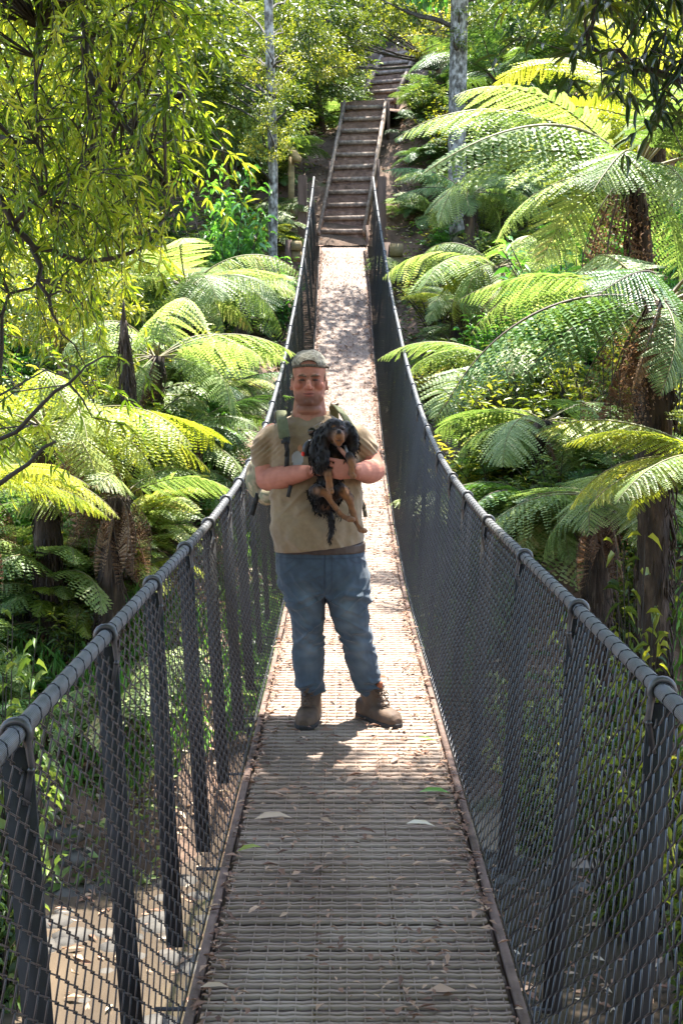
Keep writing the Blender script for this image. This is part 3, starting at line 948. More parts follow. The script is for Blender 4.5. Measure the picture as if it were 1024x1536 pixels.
def hand(B, W, d, n, t, k=1.0, curl=(.35, .6, .5), spread=.12, thumb_curl=.5):
    """palm and five fingers; W wrist, d towards the fingers, n out of the palm, t thumb side"""
    d, n, t = Vector(d).normalized(), Vector(n).normalized(), Vector(t).normalized()
    B.rings([(W - d * .02, t * .029 * k, n * .021 * k, 2), (W + d * .01, t * .030 * k, n * .020 * k, 2.2), (W + d * .045 * k, t * .040 * k, n * .018 * k, 2.5), (W + d * .085 * k, t * .043 * k, n * .014 * k, 2.5), (W + d * .098 * k, t * .038 * k, n * .010 * k, 2.3)], 18)
    for i, (o, ln) in enumerate(((.036, .92), (.0122, 1.0), (-.0122, .94), (-.0352, .76))):
        p = W + d * (.088 - .006 * abs(i - 1)) * k + t * o * k
        a = 0; pts = [p - d * .02]; q = p; fd = (d + t * (o * spread * 10)).normalized()
        pts.append(q)
        for L, c in zip((.045, .028, .022), curl):
            a += c * (1 + .08 * i)
            q = q + (fd * math.cos(a) + n * math.sin(a)) * L * ln * k
            pts.append(q)
        B.limb(pts, [.0092 * k, .0088 * k, .0083 * k, .0078 * k, .0064 * k], 4, n=10)
    p = W + d * .022 * k + t * .026 * k
    td = (d * .62 + t * .72 + n * .25).normalized()
    q1 = p + td * .042 * k; td2 = (td + n * thumb_curl * .5 + d * .35).normalized(); q2 = q1 + td2 * .032 * k; q3 = q2 + (td2 + n * thumb_curl * .5 + d * .2).normalized() * .024 * k
    B.limb([p - td * .012, p, q1, q2, q3], [.014 * k, .0145 * k, .0115 * k, .0105 * k, .008 * k], 4, n=10)

def person():
    X = lambda px: Q(px, 700).x
    foot_y = PYB
    root = thing('person', 'man in tan t-shirt and blue jeans standing on the footbridge cradling a puppy', 'person', (X(480), PYB, 0))
    skin = two_tone('skin', (.31, .145, .098), [('stubble', (.095, .045, .031)), ('lip', (.34, .10, .085)), ('flush', (.38, .115, .08))], .68, .2, 22, .25, .4, 130, sss=.03)
    # ------------------------------------------------ body: head, neck, arms, hands, trunk and legs as one surface
    B = Blob()
    hc = Q(464, 609)            # chin height
    hx, hy, hz = hc.x, PYB - .03, hc.z
    K = (Q(464, 528).z - hz) / .262
    def H(x, y, z): return (hx + x * K, hy + y * K, hz + z * K)
    secs = [(-.004, .034, -.078, -.02), (.012, .054, -.090, -.0), (.035, .069, -.094, .03), (.062, .076, -.092, .062), (.09, .078, -.089, .082), (.125, .078, -.085, .094), (.15, .079, -.091, .099), (.175, .080, -.090, .10), (.205, .079, -.078, .098), (.23, .070, -.056, .085), (.25, .048, -.028, .06), (.262, .014, .0, .028)]
    B.rings([(H(0, (f + k) / 2, z), (rx * K, 0, 0), (0, (k - f) / 2 * K, 0), 2.25) for z, rx, f, k in secs], 32)
    B.limb([H(0, -.088, .138), H(0, -.101, .115), H(0, -.117, .094)], [.0085, .0115, .0155], 5, n=12)     # nose
    for s in (-1, 1):
        B.ell(H(s * .0155, -.102, .089), (.0095, .011, .0085))                     # nostrils
        B.ell(H(s * .032, -.086, .149), (.030, .012, .0085), Matrix.Rotation(s * .12, 4, 'Y'))      # brow ridge
        B.ell(H(s * .047, -.068, .100), (.026, .022, .024))                        # cheek
        B.ell(H(s * .046, -.050, .045), (.026, .03, .026))                         # jowl
        B.ell(H(s * .080, .014, .110), (.009, .018, .032), Matrix.Rotation(s * .3, 4, 'Z'))          # ear
        B.ell(H(s * .086, .006, .088), (.009, .010, .012))
    B.ell(H(0, -.091, .0665), (.026, .007, .0055)); B.ell(H(0, -.090, .054), (.023, .008, .0065))   # lips
    B.ell(H(0, -.085, .022), (.024, .016, .016))                                   # chin
    B.ell(H(0, -.035, -.014), (.064, .05, .03))                                  # under the chin
    nk = Q(465, 640)
    B.rings([(H(0, .02, .05), (.070, 0, 0), (0, .074, 0), 2), (H(0, .018, -.01), (.079, 0, 0), (0, .078, 0), 2), ((nk.x, PYB, nk.z + .02), (.088, 0, 0), (0, .084, 0), 2), ((nk.x - .01, PYB + .01, nk.z - .03), (.13, 0, 0), (0, .09, 0), 2)], 24)
    tors = [(640, 426, 512, .085, .01), (655, 404, 536, .110, .0), (690, 408, 538, .125, .0), (740, 412, 536, .145, -.01), (800, 416, 534, .14, -.01), (850, 422, 540, .13, 0)]
    B.flat([((X(a) + X(c)) / 2, PYB + o, Q(0, py).z, (X(c) - X(a)) / 2 - .01, r) for py, a, c, r, o in tors])
    eL, eR = Q(401, 719, -.04), Q(560, 706, -.05)
    wL, wR = Q(462, 708, -.285), Q(534, 708, -.372)
    B.limb([Q(412, 655, .01), Q(402, 685, 0), eL], [.070, .066, .056])
    B.limb([eL, eL.lerp(wL, .3) + Vector((0, 0, -.004)), eL.lerp(wL, .7), wL], [.057, .060, .044, .032])
    B.limb([Q(533, 655, .01), Q(550, 683, .0), eR], [.066, .060, .055])
    B.limb([eR, eR.lerp(wR, .3) + Vector((0, 0, -.004)), eR.lerp(wR, .7), wR], [.056, .058, .043, .031])
    hand(B, wL, (1, -.22, .02), (.1, .25, 1), (.25, -.9, .15), 1.06, curl=(.3, .5, .5))
    hand(B, wR, (-1, -.02, .16), (-.05, 1, .1), (.2, -.1, 1), 1.08, curl=(.10, .45, .55), spread=.02)
    LEGL = [(868, 420, 489), (895, 428, 488), (925, 435, 487), (952, 440, 484), (985, 438, 487), (1010, 442, 486), (1027, 447, 487)]
    LEGR = [(868, 486, 556), (895, 489, 554), (925, 498, 554), (952, 511, 555), (985, 517, 565), (1010, 526, 570), (1028, 535, 572)]
    def legp(L, shr=0., dyf=None):
        pts, rad = [], []
        for i, (py, a, c) in enumerate(L):
            k = i / (len(L) - 1)
            dy = (-.02 - .03 * math.sin(math.pi * min(1, k * 1.6)) + .05 * k) if dyf is None else dyf[i]
            p = Q((a + c) / 2, py, dy); pts.append(p); rad.append((Q(c, py, dy).x - Q(a, py, dy).x) / 2 - shr)
        return pts, rad
    for L in (LEGL, LEGR):
        p, r = legp(L, .016); B.limb(p, r, 4)
    body = B.fuse('body', .0038, 2)
    V = get_v(body)
    hv = (V - np.array(H(0, 0, 0))) / K
    d2 = np.where(V[:, 2] > hz - .06, 1., 0.)
    stub = d2 * np.clip(gauss(hv, (0, -.08, .02), (.085, .085, .046)) * 1.35 - .55 * gauss(hv, (0, -.095, .06), (.02, .03, .007)), 0, 1) * .85
    stub = np.maximum(stub, d2 * .45 * gauss(hv, (0, -.10, .0755), (.028, .03, .006)))
    # shallow eye sockets, mouth line
    dep = np.zeros(len(V))
    for s in (-1, 1): dep += .010 * gauss(hv, (s * .033, -.088, .127), (.020, .03, .011))
    dep += .004 * gauss(hv, (0, -.10, .0603), (.026, .03, .0022))
    V[:, 1] += dep * K
    put_v(body, V)
    attr(body, 'stubble', stub)
    attr(body, 'lip', d2 * .8 * np.clip(gauss(hv, (0, -.1, .0605), (.022, .025, .011)), 0, 1))
    arms = ((V[:, 2] < Q(0, 676).z) & (V[:, 2] > Q(0, 745).z)).astype(float)
    attr(body, 'flush', np.clip(arms * .35 + d2 * .6 * (gauss(hv, (.05, -.07, .10), (.03, .05, .025)) + gauss(hv, (-.05, -.07, .10), (.03, .05, .025)) + .8 * gauss(hv, (0, -.12, .095), (.02, .03, .02)) + .5 * gauss(hv, (0, -.09, .185), (.06, .05, .03))), 0, 1))
    shade(body, skin)
    bo = obj('body', body, root)
    eyem, _, eb, _ = nodes('eye_dark'); eb.inputs['Base Color'].default_value = (.05, .035, .03, 1); eb.inputs['Roughness'].default_value = .2
    hairm = two_tone('hair_brown', (.10, .062, .04), [], .7, .3, 90, .4, .6, 200)
    for s in (-1, 1):
        E = Blob(); E.ell(H(s * .0325, -.0805, .1265), (.0135, .009, .0052)); e = E.fuse('eye', .0018, 1); shade(e, eyem); obj('eye', e, root)
        E = Blob(); E.limb([H(s * .013, -.098, .1435), H(s * .032, -.101, .1485), H(s * .050, -.088, .1455)], [.0042, .0056, .0036], 5, n=8); e = E.fuse('eyebrow', .002, 1); shade(e, hairm); obj('eyebrow', e, root)
    E = Blob(); E.limb([H(-.025, -.0935, .0605), H(0, -.0995, .0598), H(.025, -.0935, .0608)], [.0022, .0034, .0022], 6, n=8); e = E.fuse('mouth', .0016, 1); shade(e, two_tone('mouth_line', (.09, .03, .025), [], .6)); obj('mouth', e, root)
    # short hair at the sides and back, cap worn backwards
    E = Blob()
    for s in (-1, 1):
        E.rings([(H(s * .036, .03, z), (.045 * K, 0, 0), (0, ry * K, 0), 2.2) for z, ry in ((.112, .045), (.14, .07), (.18, .088), (.21, .085))], 24)
        E.ell(H(s * .075, -.026, .14), (.0055, .011, .022))
    hair = E.fuse('hair', .004, 2)
    Vh = get_v(hair); Nh = get_n(hair)
    put_v(hair, Vh + Nh * np.array([noise.noise(Vector(v) * 120) * .003 for v in Vh])[:, None]); shade(hair, hairm); obj('hair', hair, root)
    capm = camo_mat('cap_camouflage', [(.25, (.06, .05, .035)), (.40, (.15, .135, .10)), (.5, (.27, .25, .20)), (.6, (.11, .105, .07)), (.75, (.30, .28, .23))], 34)
    E = Blob()
    cs = [(.186, .0835, -.088, .106), (.205, .0835, -.083, .106), (.228, .076, -.064, .096), (.25, .057, -.038, .072), (.264, .030, -.012, .042), (.268, .010, .005, .022)]
    E.rings([(H(0, (f + k) / 2, z + .006), (rx * K, 0, 0), (0, (k - f) / 2 * K, 0), 2.2) for z, rx, f, k in cs], 32)
    cap = E.fuse('cap', .0042, 2)
    Vc = get_v(cap); Nc = get_n(cap)
    hvc = (Vc - np.array(H(0, 0, 0))) / K
    # half-moon opening above the forehead, wrinkled cloth
    Vc += Nc * (np.array([noise.noise(Vector((v[0] * 22, v[1] * 22, v[2] * 40))) for v in Vc]) * .0045)[:, None]
    arch = np.clip(1 - (hvc[:, 0] / .043) ** 2, 0, 1) ** .5 * .026
    low = (hvc[:, 1] < -.02) & (hvc[:, 2] < .194 + arch)
    Vc[low, 1] += .016; 
    put_v(cap, Vc)
    shade(cap, capm); obj('cap', cap, root)
    E = Bag()
    pts = []
    for a in np.linspace(-72, 72, 17):
        x = math.sin(R(a)) * .0815; y = -.0895 * math.cos(R(a)) ** .8 * (.98) 
        pts.append(H(x, y - .004 * math.cos(R(a)), .192 + .004 * math.cos(R(a * 2))))
    for i in range(len(pts) - 1):
        E.beam(pts[i], pts[i + 1], .004, .013)
    pts = []
    for a in np.linspace(0, 180, 13):
        x = -.043 * math.cos(R(a)); pts.append(H(x, -.088 + .030 * math.sin(R(a)) ** 2 * .75 - .003, .196 + .026 * math.sin(R(a))))
    for i in range(len(pts) - 1): E.beam(pts[i], pts[i + 1], .005, .006)
    E.beam(H(.076, -.03, .19), H(.098, -.028, .186), .004, .013)
    co = obj('cap_strap', E.mesh('cap_strap', [two_tone('cap_strap_cloth', (.075, .06, .042), [], .85)], tint=False), root)

    # ------------------------------------------------ t-shirt
    E = Blob()
    sh = [(622, 439, 492, .080, .014), (629, 428, 505, .09, .01), (638, 412, 521, .108, .0), (652, 400, 536, .135, -.0), (680, 402, 540, .150, -.004), (712, 404, 542, .162, -.012), (750, 405, 543, .175, -.022), (785, 406, 542, .180, -.024), (812, 409, 542, .176, -.02), (829, 411, 543, .170, -.015)]
    E.flat([((X(a) + X(c)) / 2, PYB + o, Q(0, py).z, (X(c) - X(a)) / 2, r) for py, a, c, r, o in sh], 2.5)
    E.limb([Q(424, 652, .01), Q(408, 662, .0), Q(402, 676, -.005), Q(400, 684, -.01)], [.070, .080, .080, .079])
    E.limb([Q(520, 650, .01), Q(534, 661, .0), Q(546, 674, -.0), Q(549, 680, -.005)], [.066, .074, .070, .069])
    shirt = E.fuse('tshirt', .006, 4)
    V = get_v(shirt); N = get_n(shirt)
    amp = np.zeros(len(V))
    for i, v in enumerate(V):
        x, y, z = v
        f = noise.noise((x * 9, y * 9, z * 5)) * .009 + noise.noise((x * 18 + z * 14, y * 16, z * 16 - x * 10)) * .0075
        # drag folds on the sleeves and below the arms
        sl = max(0, 1 - abs(z - Q(0, 672).z) / .07) * (1 if abs(x - X(474)) > .17 else .2)
        f += sl * .0035 * math.sin((z * 1.0 + abs(x - X(474)) * .9) * 230)
        lo = max(0, 1 - abs(z - Q(0, 795).z) / .15)
        f += lo * .004 * math.sin((x * 2.2 + z * 1.2) * 26 + 3 * noise.noise((x * 5, y * 5, z * 4)))
        # sharp drag folds: from the armpits, under the arms, above the hem
        u = (x - X(474)); rd = lambda a: max(0., 1 - 3.2 * abs(a)) ** 1.5
        f += .011 * rd(noise.noise((u * 4 + 3, y * 3, z * 11 + abs(u) * 9))) * max(0, 1 - abs(z - Q(0, 735).z) / .16)
        f += .010 * rd(noise.noise((u * 10 + z * 4, y * 5 + 8, z * 4.5))) * max(0, 1 - abs(z - Q(0, 800).z) / .13)
        f -= .007 * math.exp(-((z - Q(0, 749).z) / .02) ** 2) * (1 if y < PYB else 0)
        amp[i] = f
    V = V + N * amp[:, None]
    # hem and sleeve ends: hollow them so cloth reads as open
    zh = Q(0, 825).z + (V[:, 0] - X(411)) / (X(543) - X(411)) * (Q(0, 815).z - Q(0, 830).z)
    under = V[:, 2] < zh
    cx, cy = X(477), PYB - .015
    V[under, 2] = zh[under] - .0 + 0 * V[under, 2]
    inr = under & (((V[:, 0] - cx) / .20) ** 2 + ((V[:, 1] - cy) / .155) ** 2 < 1.0)
    V[inr, 2] += .02
    put_v(shirt, V)
    pr = np.clip(1.6 * gauss(V, tuple(Q(446, 688, -.15)), (.028, .2, .034)), 0, 1)
    attr(shirt, 'print', np.where(pr > .55, .8, 0.))
    pr2 = np.clip(1.6 * gauss(V, tuple(Q(450, 672, -.15)), (.012, .2, .014)), 0, 1)
    attr(shirt, 'badge', np.where(pr2 > .6, .6, 0.))
    shm = two_tone('tan_cotton', (.20, .142, .082), [('print', (.34, .36, .37)), ('badge', (.50, .22, .12))], .9, .2, 60, .10, .35, 420, sheen=.25)
    shade(shirt, shm); so = obj('tshirt', shirt, root)
    # collar rib
    c = Bag(); pts = []
    for a in np.linspace(0, 360, 29)[:-1]:
        pts.append(Vector((X(465.5) + .087 * math.cos(R(a)), PYB + .012 + .086 * math.sin(R(a)), Q(0, 623).z + (.012 if math.sin(R(a)) > 0 else .012 + .040 * math.sin(R(a))))))
    pts.append(pts[0]); c.tube(pts, .0085, 8, cap=False); c.obj('collar', shm, so, smooth=True)

    # ------------------------------------------------ jeans
    E = Blob()
    E.flat([((X(a) + X(c)) / 2, PYB + o, Q(0, py).z, (X(c) - X(a)) / 2, r) for py, a, c, r, o in ((818, 413, 546, .150, 0), (835, 412, 549, .158, 0), (855, 413, 552, .162, .005), (875, 417, 555, .155, .01), (892, 428, 553, .13, .01))], 2.4)
    for L in (LEGL, LEGR):
        p, r = legp(L); E.limb(p, r, 6)
    jeans = E.fuse('jeans', .0052, 5)
    V = get_v(jeans); N = get_n(jeans)
    zk, za, zc = Q(0, 953).z, Q(0, 1030).z, Q(0, 893).z
    for i, v in enumerate(V):
        x, y, z = v
        wk = math.exp(-((z - zk) / .07) ** 2) + 1.2 * math.exp(-((z - za) / .045) ** 2) + .8 * math.exp(-((z - zc) / .06) ** 2) + .25
        f = wk * .009 * math.sin(z * 95 + 14 * noise.noise((x * 5, y * 5, z * 4)) + x * 18) * max(0, .25 + 1.1 * noise.noise((x * 7, y * 7, z * 7 + 3)))
        rd = lambda a: max(0., 1 - 3.4 * abs(a)) ** 1.6
        sd = 1 if x > X(487) else -1
        f += wk * .011 * rd(noise.noise((x * 6, y * 6, z * 17 + sd * x * 9)))
        f += math.exp(-((z - zc - .03) / .09) ** 2) * .010 * rd(noise.noise((x * 5 + 7, y * 4, z * 13 - sd * x * 14)))
        f -= .004 * math.exp(-((x - X(487)) / .004) ** 2) * (1 if (z > zc and y < PYB) else 0)
        f += noise.noise((x * 16, y * 16, z * 24)) * .003
        V[i] += N[i] * f
    put_v(jeans, V)
    fade = np.clip(sum(gauss(V, tuple(Q(px, py, -.12)), (.045, .12, .13)) for px, py in ((460, 920), (524, 915), (462, 985), (541, 985))) * .9, 0, 1)
    fade = np.clip(fade * (.75 + np.array([noise.noise((v[0] * 9, v[1] * 9, v[2] * 26)) for v in V])), 0, 1)
    attr(jeans, 'fade', fade * .85)
    xm = X(487)
    seam = np.exp(-((V[:, 0] - xm) / .004) ** 2) * (V[:, 2] > zc) * (V[:, 1] < PYB)
    pk = np.zeros(len(V))
    for s, pxs in ((-1, 425), (1, 541)):
        p = Q(pxs, 834, -.12); rr = np.sqrt(((V[:, 0] - p.x) / .055) ** 2 + ((V[:, 2] - p.z) / .038) ** 2)
        pk += np.exp(-((rr - 1) / .08) ** 2) * (V[:, 2] < p.z) * (V[:, 1] < PYB)
    for L in (LEGL, LEGR):
        for py, a, c in L:
            pass
    fly = np.exp(-((V[:, 0] - (xm + .035 - .5 * np.clip(zc + .06 - V[:, 2], 0, .04))) / .0035) ** 2) * (V[:, 2] > zc + .03) * (V[:, 1] < PYB)
    wb = np.exp(-((V[:, 2] - Q(0, 838, -.15).z) / .0035) ** 2)
    hem = np.exp(-((V[:, 2] - Q(0, 1030, .03).z) / .004) ** 2)
    attr(jeans, 'seam', np.clip(seam + pk + .8 * fly + wb + hem, 0, 1) * .8)
    jm = two_tone('blue_denim', (.036, .053, .072), [('fade', (.125, .155, .18)), ('seam', (.025, .035, .05))], .85, .25, 25, .22, .5, 500, sheen=.15)
    shade(jeans, jm); jo = obj('jeans', jeans, root)
    bl = Blob(); bl.flat([((X(413) + X(547)) / 2, PYB, Q(0, py).z, (X(547) - X(413)) / 2 + .004, .158) for py in (812, 826)], 2.4)
    belt = bl.fuse('belt', .006, 1); shade(belt, two_tone('belt_leather', (.045, .028, .02), [], .5)); obj('belt', belt, root)

    # ------------------------------------------------ boots
    bm_ = two_tone('boot_leather', (.075, .046, .029), [('sole', (.022, .016, .013)), ('lining', (.24, .075, .035))], .7, .3, 18, .35, .5, 140)
    lace = two_tone('boot_lace', (.06, .035, .02), [], .8)
    def boot(ank, toe_dir, k=1.0):
        d = Vector(toe_dir).normalized(); s = Vector((-d.y, d.x, 0))
        a = Vector((ank.x, ank.y, 0))
        br = Bag(); E = Blob(); up = Vector((0, 0, 1))
        f_ = 1
        s = s * k
        def sec(f, z, w, h, e=2.6):   # vertical slice across the boot at distance f from the ankle
            return (a + d * f + up * z, s * w, up * h, e)
        E.rings([sec(-.085, .055, .028, .035), sec(-.075, .055, .038, .055), sec(-.03, .052, .042, .052), sec(.04, .050, .044, .050), (a + d * .10 + up * .047, s * .051, up * .046, 2.6), (a + d * .15 + up * .043, s * .050, up * .041, 2.5), (a + d * .19 + up * .038, s * .040, up * .034, 2.4), (a + d * .212 + up * .033, s * .022, up * .02, 2.2)], 22)
        E.rings([(a + d * .06 + up * .055, s * .040, d * .05, 2.2), (a + d * .03 + up * .085, s * .042, d * .055, 2.2), (a + d * .002 + up * .125, s * .047, d * .062, 2.2), (a - d * .005 + up * .165, s * .052, d * .060, 2.2), (a - d * .004 + up * .182, s * .050, d * .056, 2.2)], 22)
        E.limb([a + d * .062 + up * .155, a + d * .072 + up * .20], [.020, .016], 4)       # tongue
        me = E.fuse('boot', .0052, 2); V = get_v(me); N = get_n(me)
        V += N * np.array([noise.noise(Vector(v) * 28) * .003 for v in V])[:, None]
        put_v(me, V)
        attr(me, 'sole', np.clip((.026 - V[:, 2]) / .004, 0, 1))
        lin = np.clip((V[:, 2] - .178) / .006, 0, 1); attr(me, 'lining', lin)
        shade(me, bm_); o = obj('boot', me, root)
        # welted sole, laces
        sl = Blob()
        for z0, g in ((.004, 0.),):
            pts = []
            for f, w in ((-.09, .020), (-.08, .037), (-.03, .044), (.04, .045), (.10, .053), (.155, .052), (.195, .040), (.218, .018)):
                pts.append((a + d * f + up * .014, s * w, up * .014, 6))
            sl.rings(pts, 20)
        m2 = sl.fuse('sole', .005, 1); shade(m2, two_tone('boot_rubber', (.022, .018, .016), [], .8)); obj('sole', m2, o)
        lb = Bag()
        for q in range(5):
            t = q / 4; f = .115 - .058 * t; z = .094 + .085 * t
            c = a + d * f + up * (z + .004); w = .026 - .003 * t
            lb.tube([c - s * w + up * -.004, c - s * w * .4 + d * .008, c + s * w * .4 + d * .006 + up * .008, c + s * w + up * .012], .0032, 6)
            lb.tube([c + s * w + up * -.004, c + s * w * .4 + d * .008, c - s * w * .4 + d * .006 + up * .008, c - s * w + up * .012], .0032, 6)
        c = a + d * .082 + up * .15
        for sg in (-1, 1):
            lb.tube([c, c + s * sg * .018 + d * .015 + up * .012, c + s * sg * .03 + d * .02 - up * .006, c + s * sg * .014 + d * .018 - up * .01, c], .003, 6)
            lb.tube([c, c + s * sg * .012 + d * .028 - up * .022, c + s * sg * .02 + d * .034 - up * .05], .0028, 6)
        obj('laces', lb.mesh('laces', [lace], tint=False, smooth=True), o)
    aL = Q(467, 1042, .045); aR = Q(556, 1040, .035)
    boot(Vector((aL.x, PYB + .045, 0)), (-.16, -1, 0), 1.1)
    boot(Vector((aR.x, PYB + .035, 0)), (.62, -.78, 0), 1.06)
    backpack(root, X); dog(); sunglasses()

def camo_mat(name, stops, scale):
    m, nt, b, out = nodes(name)
    v = coords(nt, 'Object')
    n = noisetex(nt, v, scale, 2, .5)
    r = ramp(nt, n, stops)
    nt.nodes[-1].color_ramp.interpolation = 'CONSTANT' if False else 'LINEAR'
    nt.links.new(r, b.inputs['Base Color']); b.inputs['Roughness'].default_value = .9
    bp = nt.nodes.new('ShaderNodeBump'); bp.inputs['Strength'].default_value = .3; bp.inputs['Distance'].default_value = .002
    nt.links.new(noisetex(nt, v, 350, 2), bp.inputs['Height']); nt.links.new(bp.outputs[0], b.inputs['Normal'])
    return m

def ribbon(b, pts, w, th, face):
    """flat webbing through pts, lying with its broad side toward face"""
    pts = [Vector(p) for p in pts]
    for i in range(len(pts) - 1): b.beam(pts[i], pts[i + 1] + (pts[i + 1] - pts[i]).normalized() * .002, w, th, up=face)

def backpack(man, X):
    root = thing('backpack', 'camouflage backpack on the man with olive shoulder straps and loose black webbing', 'backpack', (X(450), PYB + .22, Q(0, 760).z))
    cam_ = camo_mat('pack_camouflage', [(.3, (.09, .07, .045)), (.42, (.30, .25, .16)), (.55, (.16, .17, .10)), (.62, (.42, .34, .22)), (.75, (.24, .17, .10))], 14)
    E = Blob(); zt, zb = Q(0, 640, .2).z, Q(0, 762, .2).z
    cx = X(462)
    E.flat([(cx, PYB + .27, zb, .16, .08), (cx, PYB + .27, zb + .03, .205, .10), (cx, PYB + .27, (zt + zb) / 2, .21, .115), (cx, PYB + .25, zt - .05, .18, .09), (cx, PYB + .24, zt, .13, .06)], 3.2)
    E.ell((X(383), PYB + .20, Q(0, 716, .2).z), (.062, .10, .105))       # side pocket
    E.ell((X(400), PYB + .16, Q(0, 742, .16).z), (.055, .09, .06))
    E.flat([(cx, PYB + .39, zb + .03, .14, .04), (cx, PYB + .40, zb + .12, .15, .055), (cx, PYB + .38, zb + .22, .13, .03)], 3)
    me = E.fuse('pack', .008, 3); V = get_v(me); N = get_n(me)
    V += N * np.array([noise.noise(Vector(v) * 14) * .010 for v in V])[:, None]; put_v(me, V)
    shade(me, cam_); obj('pack', me, root)
    ol = two_tone('olive_padding', (.10, .108, .06), [], .9, .2, 50, .15, .4, 300)
    blk = two_tone('black_webbing', (.02, .02, .02), [], .75)
    brn = two_tone('olive_webbing', (.085, .072, .045), [], .85)
    def strap(pts, wid):
        E = Blob()
        for i in range(len(pts) - 1): pass
        secs = []
        for i, (p, s, n) in enumerate(pts): secs.append((p, Vector(s).normalized() * wid, Vector(n).normalized() * .010, 3.5))
        E.rings(secs, 18); m = E.fuse('shoulder_strap', .0048, 2); shade(m, ol); o = obj('shoulder_strap', m, root); return o
    strap([(Q(424, 640, .14), (1, 0, 0), (0, 1, .5)), (Q(421, 621, .06), (1, 0, 0), (0, .3, 1)), (Q(422, 618, -.01), (1, 0, .0), (0, -.4, 1)), (Q(423, 630, -.115), (1, 0, 0), (0, -1, .4)), (Q(425, 645, -.150), (1, 0, 0), (0, -1, .2)), (Q(427, 659, -.165), (1, 0, 0), (0, -1, 0))], .027)
    strap([(Q(502, 626, .13), (1, 0, -.3), (0, 1, .5)), (Q(500, 612, .06), (1, 0, -.3), (.2, .3, 1)), (Q(505, 611, -.01), (1, -.2, -.4), (.3, -.5, 1)), (Q(515, 622, -.10), (1, 0, -.4), (.2, -1, .5)), (Q(526, 640, -.140), (1, 0, -.2), (0, -1, .2)), (Q(532, 656, -.155), (1, 0, 0), (0, -1, 0))], .024)
    b = Bag()
    ribbon(b, [Q(427, 656, -.172), Q(431, 676, -.172), Q(430, 700, -.180), Q(426, 712, -.17)], .022, .004, (0, 1, 0)); ribbon(b, [Q(434, 655, -.172), Q(428, 684, -.178)], .012, .004, (0, 1, 0))
    ribbon(b, [Q(436, 728, -.205), Q(432, 745, -.205)], .018, .004, (0, 1, 0)); b.box(*(Q(428, 663, -.182) - Vector((.02, .004, .008))), *(Q(428, 663, -.182) + Vector((.02, .004, .008))))
    obj('webbing', b.mesh('webbing', [blk], tint=False), root)
    b = Bag(); ribbon(b, [Q(387, 740, .12), Q(383, 755, .10), Q(378, 772, .10)], .024, .005, (0, 1, 0)); obj('webbing', b.mesh('webbing', [blk], tint=False), root)
    b = Bag(); ribbon(b, [Q(537, 722, .02), Q(541, 748, .03), Q(546, 762, .03), Q(548, 775, .03)], .020, .005, (0, 1, 0)); obj('webbing', b.mesh('webbing', [brn], tint=False), root)
    b = Bag(); ribbon(b, [Q(496, 606, .02), Q(501, 609, .0), Q(507, 606, -.01)], .010, .008, (0, 1, 0)); obj('buckle', b.mesh('buckle', [brn], tint=False), root)

def sunglasses():
    root = thing('sunglasses', 'round dark sunglasses hooked on the collar of the tan shirt', 'sunglasses', tuple(Q(474, 646, -.17)))
    gl, nt, g, _ = nodes('tinted_lens'); g.inputs['Base Color'].default_value = (.012, .010, .008, 1); g.inputs['Roughness'].default_value = .08
    fr, nt, g, _ = nodes('thin_metal_frame'); g.inputs['Base Color'].default_value = (.16, .13, .09, 1); g.inputs['Metallic'].default_value = .8; g.inputs['Roughness'].default_value = .35
    for px, py in ((468, 648), (487, 651)):
        c = Q(px, py, -.185); E = Blob(); E.ell(c, (.021, .004, .022)); m = E.fuse('lens', .003, 1); shade(m, gl); obj('lens', m, root)
        b = Bag(); b.tube([c + Vector((.022 * math.cos(R(a)), -.002, .023 * math.sin(R(a)))) for a in range(0, 361, 15)], .0016, 6, cap=False); obj('rim', b.mesh('rim', [fr], tint=False, smooth=True), root)
    b = Bag(); b.tube([Q(474, 645, -.187), Q(477, 643, -.19), Q(481, 646, -.187)], .0015, 6); b.tube([Q(475, 641, -.155), Q(480, 636, -.12), Q(484, 631, -.09)], .0025, 6); b.tube([Q(462, 645, -.18), Q(470, 640, -.15), Q(480, 634, -.11)], .002, 6)
    obj('frame', b.mesh('frame', [fr], tint=False, smooth=True), root)

